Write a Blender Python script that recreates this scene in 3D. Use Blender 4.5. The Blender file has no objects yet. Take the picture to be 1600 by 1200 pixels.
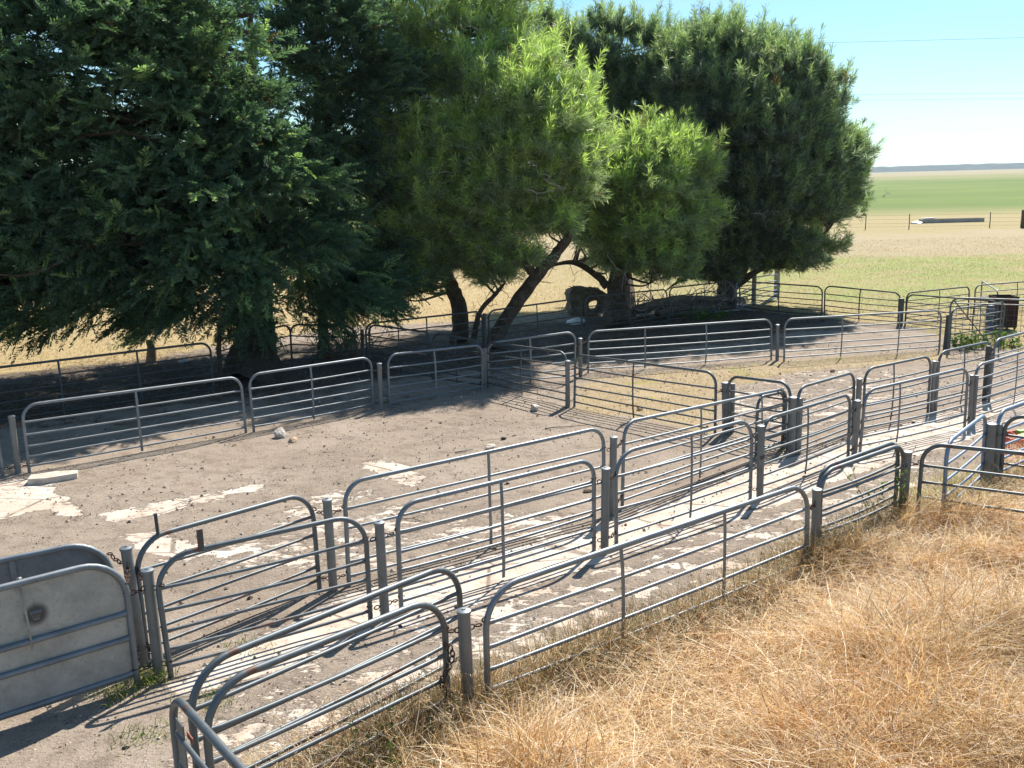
# Sheep yards beside a dry paddock, seen from a raised platform.
import bpy, math, random
import numpy as np
from mathutils import Matrix, Vector
rng = np.random.default_rng(7)
random.seed(7)
C = bpy.context.scene.collection
sc = bpy.context.scene

# ------------------------------------------------------------------ camera
F_PX, PITCH, ROLL, CAM_H = 1483.63, 0.2117, 0.0248, 3.7255
cd = bpy.data.cameras.new('camera'); cam = bpy.data.objects.new('camera', cd); C.objects.link(cam)
cd.sensor_width = 36; cd.lens = F_PX / 1600 * 36; cd.clip_start = 0.1; cd.clip_end = 20000
cp, sp, cr, sr = math.cos(PITCH), math.sin(PITCH), math.cos(ROLL), math.sin(ROLL)
lx, lu, fw = Vector((1, 0, 0)), Vector((0, sp, cp)), Vector((0, cp, -sp))
rt = cr * lx - sr * lu; up = sr * lx + cr * lu
M = Matrix((rt, up, -fw)).transposed().to_4x4(); M.translation = (0, 0, CAM_H)
cam.matrix_world = M
sc.camera = cam

# ------------------------------------------------------------------ light
SUN_AZ, SUN_EL = math.radians(25), math.radians(45)
world = bpy.data.worlds.new('World'); sc.world = world; world.use_nodes = True
wn = world.node_tree.nodes; wl = world.node_tree.links
bg = wn['Background']; bg.inputs['Strength'].default_value = 0.076
sky = wn.new('ShaderNodeTexSky'); sky.sky_type = 'NISHITA'; sky.sun_disc = False
sky.sun_elevation = SUN_EL; sky.sun_rotation = SUN_AZ
sky.air_density = 1.0; sky.dust_density = 0.15; sky.ozone_density = 1.0
# thin high cloud towards the horizon, part of the sky itself
geo = wn.new('ShaderNodeTexCoord'); mp = wn.new('ShaderNodeMapping'); mp.inputs['Scale'].default_value = (1.0, 1.0, 9.0)
wl.new(geo.outputs['Generated'], mp.inputs['Vector'])
nz = wn.new('ShaderNodeTexNoise'); nz.inputs['Scale'].default_value = 2.2; nz.inputs['Detail'].default_value = 7; nz.inputs['Roughness'].default_value = .6
nz.inputs['Distortion'].default_value = .6
wl.new(mp.outputs['Vector'], nz.inputs['Vector'])
rp = wn.new('ShaderNodeMapRange'); rp.inputs[1].default_value = .45; rp.inputs[2].default_value = .8; rp.inputs[3].default_value = 0; rp.inputs[4].default_value = .5
wl.new(nz.outputs['Fac'], rp.inputs[0])
mixc = wn.new('ShaderNodeMix'); mixc.data_type = 'RGBA'
wl.new(rp.outputs[0], mixc.inputs[0]); mixc.inputs[7].default_value = (5.8, 7.0, 8.2, 1)
tn = wn.new('ShaderNodeMix'); tn.data_type = 'RGBA'; tn.blend_type = 'MULTIPLY'; tn.inputs[0].default_value = 1
wl.new(sky.outputs['Color'], tn.inputs[6]); tn.inputs[7].default_value = (.72, 1.0, 1.13, 1); wl.new(tn.outputs[2], mixc.inputs[6])
wl.new(mixc.outputs[2], bg.inputs['Color'])
sd = bpy.data.lights.new('sun', 'SUN'); sd.energy = 4.9; sd.angle = math.radians(.53); sd.color = (1, .93, .83)
so = bpy.data.objects.new('sun', sd); C.objects.link(so)
sv = Vector((math.sin(SUN_AZ) * math.cos(SUN_EL), math.cos(SUN_AZ) * math.cos(SUN_EL), math.sin(SUN_EL)))
so.rotation_euler = (-sv).to_track_quat('-Z', 'Y').to_euler(); so.location = sv * 60
sc.view_settings.view_transform = 'Standard'; sc.view_settings.look = 'None'
sc.view_settings.exposure = 0.80; sc.view_settings.gamma = 1
sc.cycles.max_bounces = 6; sc.cycles.diffuse_bounces = 3; sc.cycles.glossy_bounces = 3
sc.cycles.transmission_bounces = 4; sc.cycles.volume_bounces = 0; sc.cycles.transparent_max_bounces = 4

# ------------------------------------------------------------------ measured layout (metres)
DATA = {"g":[-0.007,-0.4632,0.1015,-0.2082,0.1579],"pan":{"L1":[-6.616,12.456,-4.269,14.697,0.94,0.915,0.012,-0.014,[0.482]],"L2":[-4.155,14.746,-2.467,16.419,0.93,0.935,-0.01,0.001,[0.477]],"L3":[-2.195,16.518,-0.576,17.991,0.955,0.9,0.009,0.029,[0.48]],"C1":[-0.478,18.339,0.963,16.524,0.905,0.965,0.004,0.017,[0.46]],"L4":[-0.447,18.469,1.286,19.016,0.86,1.005,-0.025,0.023,[0.478]],"C2":[1.1,16.443,3.095,14.073,0.94,0.975,0.027,-0.001,[0.458]],"C3":[3.296,14.053,3.905,13.038,0.93,0.97,-0.021,0.018,[]],"L5":[1.627,19.804,5.93,21.28,0.89,0.93,0.013,-0.023,[0.295,0.624]],"L6":[6.14,20.995,10.218,22.284,0.96,0.955,-0.013,-0.014,[0.351,0.718]],"B1":[-2.88,6.774,-1.817,8.162,0.97,0.94,-0.004,-0.014,[]],"B2":[-1.556,8.215,1.004,10.166,0.995,1.035,0.017,-0.006,[0.508]],"B3":[1.239,10.442,3.925,13.233,1.02,0.865,0.025,-0.004,[0.422,0.814]],"G3":[3.383,12.751,3.889,13.237,0.835,0.815,0.002,0.007,[]],"B4":[3.966,12.801,5.205,14.065,0.945,0.94,-0.013,-0.019,[]],"B5":[5.487,14.402,6.912,15.331,0.92,0.965,-0.009,-0.007,[0.412]],"B6":[7.06,15.387,8.515,16.501,1.01,1.02,0.004,-0.037,[0.451]],"B7":[8.301,16.072,11.185,18.629,1.095,1.12,0.021,0.014,[]],"M1":[-2.587,6.459,-1.24,7.403,0.935,0.955,-0.033,0.005,[]],"M2":[-1.002,7.591,0.785,9.018,0.955,0.965,0.008,0.006,[0.492]],"M3":[1.032,9.195,2.784,10.689,0.96,0.975,-0.008,-0.002,[0.517]],"M4":[2.98,10.917,4.586,12.507,0.91,0.9,-0.005,-0.01,[0.472]],"M5":[4.87,12.838,6.969,14.159,0.87,0.945,0.033,-0.013,[0.328]],"M6":[7.26,14.505,10.335,17.129,0.915,0.96,-0.011,-0.001,[0.374]],"F1a":[-1.756,4.6,-0.404,6.2,0.95,0.95,0.0,0.0,[]],"F1b":[-1.601,4.37,-0.465,5.58,0.95,0.95,0.0,0.0,[]],"F2":[-0.212,5.692,2.587,7.946,0.915,0.95,0.006,-0.01,[0.347,0.675]],"F3a":[2.822,8.393,3.977,9.417,0.95,0.96,-0.005,-0.011,[]],"F3b":[2.802,8.256,3.961,9.246,0.95,0.965,-0.012,-0.007,[]],"F4":[4.178,9.352,6.024,7.775,0.935,0.945,0.017,0.003,[]],"F5":[4.439,9.323,5.47,10.607,0.94,0.97,-0.014,-0.01,[]],"F6":[5.682,10.581,7.024,9.294,0.945,0.94,-0.012,-0.025,[]],"F7":[5.625,10.616,7.6,12.406,0.975,0.98,-0.02,0.03,[]],"K0":[-8.573,15.072,-5.731,17.825,0.965,0.985,0.011,0.016,[0.304,0.647]],"K1":[-5.755,18.365,-4.745,20.195,0.95,0.995,-0.003,0.017,[]],"K1x":[-4.745,20.195,-3.373,20.452,0.995,0.935,0.017,-0.029,[]],"K2":[-3.174,20.531,-0.673,22.465,0.965,1.005,0.012,0.0,[0.503]],"X1":[-3.062,20.235,-1.623,19.03,0.995,0.995,0.014,0.003,[0.5]],"X2":[-1.586,18.894,-0.604,18.15,1.015,0.95,0.016,0.005,[0.508]],"K3":[-0.523,22.648,1.904,24.961,0.985,1.025,-0.002,-0.042,[0.49]],"K4":[2.033,25.071,4.565,27.344,1.045,1.005,-0.043,-0.029,[0.531]],"K5":[4.665,27.603,7.042,29.904,1.015,0.995,-0.011,-0.024,[0.522]],"K6":[7.415,30.529,9.441,28.524,0.92,0.95,-0.003,-0.023,[0.492]],"K7":[9.517,28.521,11.119,26.863,0.98,0.92,-0.025,-0.02,[0.476]],"K8a":[11.278,26.849,13.928,28.641,0.92,0.9,-0.003,-0.011,[0.504]],"K8b":[11.224,26.717,12.711,24.57,0.895,0.895,0.016,0.009,[0.764]],"K9":[14.403,29.221,17.24,30.094,0.875,0.92,-0.029,-0.06,[0.536]],"R1":[7.311,30.529,9.423,33.262,0.955,0.9,-0.004,-0.009,[]],"W1":[15.355,30.761,14.332,27.667,0.86,0.86,-0.023,-0.049,[]],"D1":[10.323,22.062,12.723,20.763,1.27,1.235,-0.017,-0.031,[0.39]],"D2":[10.441,22.254,12.501,23.863,0.975,0.95,-0.01,0.033,[0.53]],"G1":[-4.611,4.755,-2.795,6.349,0.975,0.995,0.06,0.002,[0.745]],"G2":[-4.966,5.686,-3.134,6.901,0.92,0.955,0.06,-0.002,[0.697]],"F0":[-1.783,4.42,-0.883,3.22,0.93,0.93,0.0,0.0,[]]}
,"posts":{"p22":[-6.747,12.412,0.8,0.014],"p595":[-2.326,16.352,0.825,0.009],"p757":[-0.542,18.212,0.79,0.024],"p887":[0.983,16.423,0.83,0.002],"p906":[1.427,19.324,0.815,-0.0],"p1214":[6.044,21.199,0.81,-0.019],"p1480":[10.344,22.267,0.845,0.033],"p1133":[3.283,14.187,0.8,-0.028],"p1240":[3.901,12.808,0.81,-0.007],"pA":[-2.894,6.719,0.935,-0.031],"p512":[-1.678,8.1,0.875,-0.003],"p957":[1.096,10.194,0.91,0.019],"p1342":[5.255,14.014,0.84,-0.005],"p1458":[6.972,15.323,0.87,-0.012],"p1541":[8.303,16.235,0.975,-0.007],"pB":[-2.689,6.495,0.835,-0.002],"p597":[-1.127,7.476,0.845,-0.005],"p945":[0.891,9.009,0.86,0.015],"p1188":[2.901,10.704,0.88,-0.013],"p1335":[4.741,12.701,0.76,0.008],"p1517":[7.126,14.328,0.79,-0.021],"p727":[-0.333,5.616,0.815,-0.01],"p1275":[2.725,8.128,0.83,-0.009],"p1410":[4.031,9.368,0.845,0.018],"p1548":[5.521,10.573,0.845,-0.002],"p566":[-3.236,20.38,0.865,0.015],"pK757":[-0.631,22.289,0.97,0.022],"p1148":[7.123,29.904,0.895,-0.022],"p1409":[11.083,26.729,0.78,0.015]}
,"poly":{"conc":[[0.95,[[-2.61,6.29],[-1.65,7.92],[1.11,10.06],[3.9,12.7],[5.2,13.84],[6.95,15.17],[9.45,17.07],[11.09,18.25],[9.79,16.04],[8.14,14.63],[6.12,12.89],[4.28,11.52],[2.78,10.15],[0.89,8.64],[-1.09,7.14],[-2.34,6.04]]],[0.5,[[-2.34,6.04],[-1.09,7.14],[0.89,8.64],[2.78,10.15],[4.28,11.52],[6.12,12.89],[4.6,10.2],[3.96,9.33],[2.71,8.13],[-0.23,5.74],[-1.21,5.1],[-2.15,5.02]]],[0.9,[[-7.18,11.82],[-6.39,12.25],[-6.19,12.34],[-5.48,10.96],[-5.96,10.45],[-6.31,10.28]]],[0.7,[[-5.8,11.64],[-4.8,10.33],[-4.96,10.27],[-5.71,10.85]]],[0.85,[[-4.37,9.8],[-3.93,9.95],[-3.47,9.61],[-3.12,9.49],[-3.18,9.14],[-3.48,8.9],[-3.75,9.17]]],[0.6,[[-3.47,9.61],[-2.81,9.72],[-2.13,9.43],[-1.98,9.03],[-2.55,8.7],[-3.48,8.9]]],[0.75,[[-5.0,10.62],[-3.21,11.88],[-3.18,11.5],[-3.58,11.14],[-4.6,10.09]]],[0.85,[[-2.23,12.9],[-1.75,13.09],[-1.43,12.51],[-1.18,12.11],[-1.71,11.95],[-1.99,12.38]]],[0.7,[[-1.62,11.89],[-1.07,12.32],[-1.11,12.01],[-1.32,11.42]]],[0.5,[[-2.6,11.36],[-2.02,11.76],[-1.25,10.74],[0.7,10.34],[0.63,9.43],[-1.05,8.78],[-1.88,8.49],[-2.98,8.91],[-2.88,9.47]]],[0.6,[[-2.69,12.65],[-2.27,12.66],[-2.34,12.18]]],[0.4,[[-3.26,5.82],[-2.74,6.15],[-2.41,5.86],[-2.97,5.56]]],[0.45,[[4.35,19.12],[7.45,20.43],[8.74,18.63],[5.94,15.73],[4.14,13.54],[3.52,14.96]]],[0.85,[[1.83,17.16],[2.49,18.06],[3.16,18.35],[3.2,17.49],[2.66,16.75],[2.07,16.68]]]],"sg":[[0.85,[[1.0,16.19],[1.35,18.6],[2.65,19.23],[4.8,20.5],[6.29,21.25],[7.1,20.64],[4.81,18.35],[4.17,18.41],[3.12,13.98],[2.12,15.33]]],[0.7,[[1.32,19.16],[6.14,21.26],[10.4,22.26],[10.11,21.0],[5.74,19.37],[2.52,18.26]]],[0.5,[[3.42,14.97],[4.14,13.54],[3.88,12.96],[3.22,13.84]]]],"fg":[[1,[[-1.48,5.08],[-1.04,5.46],[-0.73,5.64],[-0.4,5.83],[-0.05,6.04],[0.42,6.4],[0.94,6.75],[1.51,7.14],[2.04,7.57],[2.68,8.22],[3.17,8.43],[3.91,9.12],[4.22,9.3],[4.36,9.18],[5.29,10.12],[6.19,11.45],[7.3,12.72],[8.67,12.92],[9.5,10.34],[3.44,3.38],[0.14,2.44],[-1.5,3.63],[-1.52,4.79]]]],"field":[[1,[[-21.52,18.36],[-11.38,18.4],[-10.63,19.39],[-9.47,20.36],[-8.25,21.19],[-7.32,22.88],[-5.44,25.12],[-4.25,26.29],[-0.71,27.81],[1.04,29.04],[4.4,31.96],[7.88,32.94],[8.18,29.9],[9.56,28.52],[11.12,26.86],[11.35,25.9],[11.21,24.04],[11.64,22.29],[12.63,20.39],[20.27,19.61],[120.23,120.13],[383.75,821.66],[-377.3,2978.22],[-1132.17,1014.0]]]]}
,"tp":{"cy1":[20.3,[[-14.1,8.67],[-9.92,8.69],[-6.26,8.49],[-5.93,7.65],[-5.67,7.28],[-5.49,6.85],[-5.66,6.59],[-5.24,6.16],[-4.57,5.65],[-4.23,4.88],[-3.92,3.58],[-3.18,2.49],[-2.6,1.8],[-2.78,1.12],[-3.27,0.86],[-4.79,0.78],[-6.46,0.73],[-8.26,0.68],[-10.22,0.47],[-11.75,0.37],[-15.67,0.19]]],"cy2":[22.8,[[-5.58,6.18],[-5.31,7.28],[-4.87,8.36],[-4.49,8.62],[-3.22,8.32],[-2.84,7.36],[-2.72,6.81],[-2.43,6.24],[-2.82,4.97],[-2.6,3.51],[-2.38,1.71],[-3.65,0.89],[-4.89,0.85],[-5.6,3.59],[-5.73,5.76]]],"p3t":[24.5,[[-3.29,7.64],[-2.98,8.94],[-1.27,9.33],[0.84,8.85],[0.72,7.69],[0.52,6.81],[0.18,6.06],[-0.8,4.86],[-2.23,5.05],[-3.14,5.99]]],"p3l":[23.2,[[-3.36,4.86],[-2.55,5.31],[-1.66,5.11],[-0.85,4.51],[-0.67,3.01],[-1.02,1.64],[-2.46,0.81],[-3.32,0.94],[-3.6,2.32]]],"p3b":[23.4,[[-1.48,6.14],[-0.41,6.47],[0.94,6.59],[2.14,6.2],[2.41,4.88],[2.13,3.39],[1.5,2.41],[0.86,1.88],[-0.1,1.12],[-1.2,1.31],[-1.58,3.48],[-1.67,5.27]]],"p4":[27,[[1.75,3.97],[2.64,4.55],[3.69,5.12],[4.75,4.84],[5.68,4.3],[5.67,3.26],[5.43,1.58],[4.63,0.61],[3.35,0.73],[2.44,1.11],[1.78,2.12],[2.0,3.0]]],"p6":[32,[[0.98,7.74],[1.06,8.81],[2.13,8.99],[2.94,8.67],[3.55,9.0],[4.67,8.39],[5.9,8.01],[6.05,5.24],[4.82,2.6],[3.54,1.36],[2.25,1.61],[1.43,3.3],[1.26,5.76]]],"p5":[31.2,[[4.36,7.37],[5.06,7.77],[5.85,8.13],[6.85,8.34],[8.06,7.82],[9.27,7.56],[10.3,6.88],[10.58,6.07],[10.75,4.99],[11.26,4.68],[11.47,3.84],[11.15,2.87],[11.3,2.26],[10.74,1.03],[9.93,0.43],[8.49,0.46],[7.45,0.24],[5.98,0.19],[5.13,0.55],[5.93,3.2],[4.47,5.23]]]}
,"lim":{"cy1":[[[-5.38,19.34,-0.16,0.62],[-5.53,20.0,0.13,0.5],[-5.44,20.0,0.68,0.42],[-5.34,20.2,2.29,0.3],[-5.24,20.4,4.91,0.13],[-5.13,20.5,7.42,0.05]]],"cy2":[[[-4.34,21.59,-0.2,0.16],[-4.41,22.2,0.61,0.13],[-4.36,22.6,3.56,0.1],[-4.32,22.8,6.98,0.05]]],"p3":[[[-1.31,23.94,-0.3,0.24],[-1.3,24.2,0.57,0.2],[-1.53,24.1,1.24,0.19],[-1.72,24.0,1.98,0.15],[-1.92,23.9,3.02,0.1],[-1.42,24.2,5.01,0.08],[-1.04,24.5,7.14,0.05]],[[-1.5,24.1,1.18,0.12],[-1.97,23.8,1.68,0.09],[-2.75,23.5,2.04,0.06],[-3.13,23.2,2.92,0.04]],[[-1.04,24.5,7.14,0.05],[-2.29,24.6,7.48,0.03],[-2.9,24.6,7.79,0.02]],[[-1.38,24.4,6.24,0.05],[-2.14,24.5,7.02,0.035],[-2.59,24.6,7.78,0.02]]],"p3b":[[[-0.48,23.02,-0.32,0.22],[-0.12,23.4,0.33,0.18],[0.66,23.3,1.4,0.155],[1.2,23.3,1.99,0.13],[1.52,23.3,2.49,0.1],[1.66,23.4,3.4,0.1],[1.37,23.4,4.91,0.06]],[[-0.93,23.5,-0.15,0.08],[-0.75,23.4,0.54,0.06],[-0.29,23.3,1.06,0.05],[-0.09,23.2,1.3,0.02]],[[0.66,23.3,1.4,0.12],[0.08,23.3,2.07,0.08],[-0.52,23.3,2.85,0.06],[-0.71,23.4,4.21,0.04]]],"p4":[[[2.97,26.57,-0.43,0.42],[3.08,27.4,0.23,0.32],[3.18,27.4,0.97,0.28],[3.29,27.3,1.52,0.26],[3.37,27.2,2.61,0.18],[3.71,27.1,4.01,0.1]],[[2.84,27.4,0.66,0.13],[2.37,27.3,1.09,0.09],[1.82,27.2,1.38,0.07],[1.21,27.1,1.32,0.04]]],"p6":[[[3.63,28.51,-0.45,0.22],[3.8,31.5,1.18,0.18],[3.42,31.8,4.28,0.12],[3.14,32.0,7.69,0.06]]],"p5":[[[7.13,30.85,-0.56,0.4],[7.09,31.0,0.2,0.28],[6.76,31.0,1.15,0.2],[6.3,31.0,3.2,0.14],[6.09,31.2,6.17,0.07]],[[7.13,31.0,0.1,0.24],[7.7,31.0,0.92,0.18],[8.38,31.1,3.15,0.12],[8.51,31.2,6.12,0.06]],[[7.2,31.0,-0.01,0.14],[8.22,31.0,0.7,0.1],[9.47,31.0,0.98,0.08],[10.46,31.0,2.08,0.05]],[[6.98,31.0,0.31,0.12],[6.1,30.8,0.56,0.09],[5.45,30.6,0.39,0.05],[5.02,30.5,0.1,0.02]]]}
,"misc":{"slab":[-6.13,12.09,-0.02],"rock1":[-3.63,14.38,-0.12],"rock2":[-3.39,14.09,-0.12],"rock3":[0.38,16.18,-0.23],"rock4":[-0.33,13.45,-0.14],"rock5":[-0.15,14.04,-0.16],"rock6":[0.91,11.17,-0.05],"rock7":[6.76,19.59,-0.39],"rock8":[-0.66,12.07,-0.09],"rock9":[-3.36,15.02,-0.14],"rock10":[2.22,16.1,-0.25],"stickA":[-0.72,13.32,-0.13],"stickB":[0.87,14.8,-0.19],"bin":[13.41,25.37,-0.59],"hlog":[2.31,29.14,-0.41],"pile":[5.48,29.58,-0.51],"wpost":[3.37,27.19,-0.44],"pole":[9.7,34.42,-0.63],"bag":[-7.32,20.95,-0.09],"white2":[1.9,27.25,-0.4],"trough":[37.13,82.4,-0.65],"wt":[33.93,81.71,-0.65],"fp1":[27.27,73.24,-0.65],"fp2":[30.23,72.37,-0.65],"fp3":[36.04,71.8,-0.65],"fp4":[38.0,70.8,-0.65],"crate":[6.9,12.32,-0.09],"w1":[3.83,9.24,0.05],"w2":[10.92,22.4,-0.5],"w3":[11.89,22.8,-0.52],"w4":[11.32,20.82,-0.45],"w5":[-2.73,6.43,0.17],"w6":[-2.88,6.21,0.19],"w7":[-2.17,6.07,0.19],"w8":[-2.47,5.62,0.22],"w9":[4.84,9.92,0.02],"w10":[5.58,10.62,-0.01],"w11":[-2.14,6.96,0.15],"w12":[2.77,8.12,0.11],"lean":[-5.97,18.67,-0.13],"rock11":[-0.68,6.03,0.2],"w13":[-0.73,5.68,0.22],"w14":[3.94,13.15,-0.14],"w15":[2.08,7.71,0.13],"w16":[1.67,7.12,0.16],"stone12":[-2.96,6.78,0.16],"bark":[-8.1,20.6,-0.06],"rock13":[-4.15,14.11,-0.11],"p333":[-5.78,17.94,-0.13]}
}

GC = DATA['g']
DATA['pan']['L0'] = [-9.1, 10.05, -6.88, 12.27, .94, .94, 0, 0, []]
def sst(a, b, x):
    t = np.clip((x - a) / (b - a), 0, 1); return t * t * (3 - 2 * t)
def gz(x, y):
    X = np.clip(x, -12, 16) / 10; Y = (np.clip(y, 1, 32) - 10) / 10
    z = GC[0]*X + GC[1]*Y + GC[2]*X*X + GC[3]*X*Y + GC[4]*Y*Y
    w = np.maximum(sst(27, 44, y), sst(14, 32, np.abs(x)))
    return z * (1 - w) - .65 * w
def g1(x, y): return float(gz(np.float64(x), np.float64(y)))

# ------------------------------------------------------------------ value noise for geometry
_perm = rng.integers(0, 2**31, 4096)
def vnoise(x, y, s=0):
    x = np.asarray(x, float); y = np.asarray(y, float)
    xi = np.floor(x).astype(int); yi = np.floor(y).astype(int); fx = x - xi; fy = y - yi
    fx = fx*fx*(3-2*fx); fy = fy*fy*(3-2*fy)
    def h(a, b): return (_perm[(a * 73 + b * 179 + s * 37 + 100000) % 4096] % 10007) / 10007.
    return (h(xi, yi)*(1-fx) + h(xi+1, yi)*fx)*(1-fy) + (h(xi, yi+1)*(1-fx) + h(xi+1, yi+1)*fx)*fy
def fbm(x, y, o=4, s=0):
    t = 0; a = .5
    for i in range(o): t = t + a*vnoise(x*2**i, y*2**i, s+i); a *= .5
    return t

# ------------------------------------------------------------------ materials
def mat(name):
    m = bpy.data.materials.new(name); m.use_nodes = True
    nt = m.node_tree; return m, nt.nodes, nt.links, nt.nodes['Principled BSDF']
def noise(n, l, scale, detail=5, rough=.55, vec=None, dist=0):
    t = n.new('ShaderNodeTexNoise'); t.inputs['Scale'].default_value = scale; t.inputs['Detail'].default_value = detail
    t.inputs['Roughness'].default_value = rough; t.inputs['Distortion'].default_value = dist
    if vec is not None: l.new(vec, t.inputs['Vector'])
    return t.outputs['Fac']
def ramp(n, l, fac, stops, interp='LINEAR'):
    r = n.new('ShaderNodeValToRGB'); r.color_ramp.interpolation = interp
    e = r.color_ramp.elements
    while len(e) < len(stops): e.new(.5)
    for k, (p, c) in zip(e, stops): k.position = p; k.color = (*c, 1) if len(c) == 3 else c
    l.new(fac, r.inputs[0]); return r.outputs['Color']
def mixrgb(n, l, f, a, b, mode='MIX'):
    m = n.new('ShaderNodeMix'); m.data_type = 'RGBA'; m.blend_type = mode
    for i, v in ((0, f), (6, a), (7, b)):
        if isinstance(v, (int, float)): m.inputs[i].default_value = v
        elif isinstance(v, tuple): m.inputs[i].default_value = (*v, 1)
        else: l.new(v, m.inputs[i])
    return m.outputs[2]
def mth(n, l, op, a, b=None, clamp=False):
    m = n.new('ShaderNodeMath'); m.operation = op; m.use_clamp = clamp
    for i, v in ((0, a), (1, b)):
        if v is None: continue
        if isinstance(v, (int, float)): m.inputs[i].default_value = v
        else: l.new(v, m.inputs[i])
    return m.outputs[0]
def sstep(n, l, v, a, b):
    m = n.new('ShaderNodeMapRange'); m.interpolation_type = 'SMOOTHSTEP'
    m.inputs[1].default_value = a; m.inputs[2].default_value = b; l.new(v, m.inputs[0]); return m.outputs[0]
def objco(n): return n.new('ShaderNodeTexCoord').outputs['Object']
def bump(n, l, h, s, d, p):
    b = n.new('ShaderNodeBump'); b.inputs['Strength'].default_value = s; b.inputs['Distance'].default_value = d
    l.new(h, b.inputs['Height']); l.new(b.outputs['Normal'], p.inputs['Normal'])

def simple(name, c1, c2, scale=6, rough=.8, metal=0, bs=.3, bd=.01, stops=None, spec=.4):
    m, n, l, p = mat(name); co = objco(n)
    f = noise(n, l, scale, 6, .65, co)
    col = ramp(n, l, f, stops or [(.3, c1), (.7, c2)])
    l.new(col, p.inputs['Base Color']); p.inputs['Roughness'].default_value = rough; p.inputs['Metallic'].default_value = metal
    p.inputs['Specular IOR Level'].default_value = spec
    if bs: bump(n, l, noise(n, l, scale*5, 4, .6, co), bs, bd, p)
    return m
def galv(name, base, rust=.08, metal=.55, rough=.42):
    m, n, l, p = mat(name); co = objco(n)
    a = noise(n, l, 4, 6, .7, co); b = noise(n, l, 45, 4, .7, co); r = noise(n, l, 2.3, 7, .75, co)
    lo = tuple(v*.72 for v in base); hi = tuple(min(1, v*1.28) for v in base)
    c = ramp(n, l, a, [(.3, lo), (.5, base), (.72, hi)])
    c = mixrgb(n, l, mth(n, l, 'MULTIPLY', b, .35), c, tuple(v*.5 for v in base))
    rf = sstep(n, l, r, .68 - rust, .78 - rust)
    c = mixrgb(n, l, rf, c, (.13, .055, .03))
    l.new(c, p.inputs['Base Color'])
    l.new(mth(n, l, 'SUBTRACT', metal, mth(n, l, 'MULTIPLY', rf, metal)), p.inputs['Metallic'])
    l.new(mth(n, l, 'ADD', rough, mth(n, l, 'MULTIPLY', a, .18)), p.inputs['Roughness'])
    bump(n, l, b, .12, .002, p); return m
M_PIPE = galv('galvanised_pipe', (.225, .25, .27))
M_PIPE2 = galv('galvanised_pipe_dull', (.15, .17, .18), rust=.14)
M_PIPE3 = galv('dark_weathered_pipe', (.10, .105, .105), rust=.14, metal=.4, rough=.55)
M_BLUE = galv('bluish_pipe', (.24, .31, .43), rust=.03, metal=.5, rough=.38)
M_POST = galv('galvanised_post', (.22, .225, .22), rust=.10, metal=.35, rough=.5)
M_CHAIN = simple('rusty_chain', (.045, .028, .022), (.13, .07, .045), 30, .8, .3)
M_RUST = simple('rusty_steel', (.022, .014, .013), (.075, .035, .028), 5, .85, .2)
M_WOOD = simple('weathered_timber', (.12, .085, .055), (.27, .21, .15), 9, .9)
M_GREYWOOD = simple('bleached_branch', (.22, .19, .16), (.45, .41, .36), 14, .9)
M_BARK = simple('dark_bark', (.035, .026, .019), (.12, .09, .065), 7, .95, bs=.9, bd=.04)
M_BARK2 = simple('pine_bark', (.05, .036, .026), (.17, .125, .09), 8, .95, bs=.9, bd=.03)
M_STONE = simple('pale_stone', (.42, .36, .29), (.68, .62, .54), 11, .9, bs=.6)
M_STONE2 = simple('tan_stone', (.33, .22, .14), (.52, .39, .27), 11, .9, bs=.6)
M_STONE3 = simple('dark_clod', (.05, .04, .03), (.14, .11, .085), 11, .95, bs=.6)
M_RED = simple('red_plastic', (.55, .03, .03), (.72, .09, .07), 4, .45, bs=0)
M_LIME = simple('lime_plastic', (.12, .38, .03), (.25, .5, .06), 4, .45, bs=0)
M_WHITE = simple('white_plastic', (.6, .62, .64), (.82, .83, .84), 6, .5, bs=.3)
M_CONC = simple('old_concrete', (.40, .33, .26), (.66, .60, .52), 7, .9, bs=.5, bd=.006)
M_TROUGH = simple('concrete_trough_grey', (.24, .23, .22), (.40, .38, .36), 3, .9)

def sheetmat(name, base, hole=None):
    m, n, l, p = mat(name); co = objco(n)
    a = noise(n, l, 3, 7, .7, co); b = noise(n, l, 40, 5, .75, co)
    c = ramp(n, l, a, [(.3, tuple(v*.65 for v in base)), (.55, base), (.75, tuple(v*1.15 for v in base))])
    c = mixrgb(n, l, sstep(n, l, b, .5, .75), c, tuple(v*.62 for v in base))
    if hole:
        v = n.new('ShaderNodeVectorMath'); v.operation = 'DISTANCE'; l.new(co, v.inputs[0]); v.inputs[1].default_value = hole
        c = mixrgb(n, l, mth(n, l, 'SUBTRACT', .9, sstep(n, l, v.outputs['Value'], .045, .105), True), c, (.035, .033, .03))
    l.new(c, p.inputs['Base Color']); p.inputs['Metallic'].default_value = .15; p.inputs['Roughness'].default_value = .6
    bump(n, l, b, .1, .002, p); return m

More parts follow.
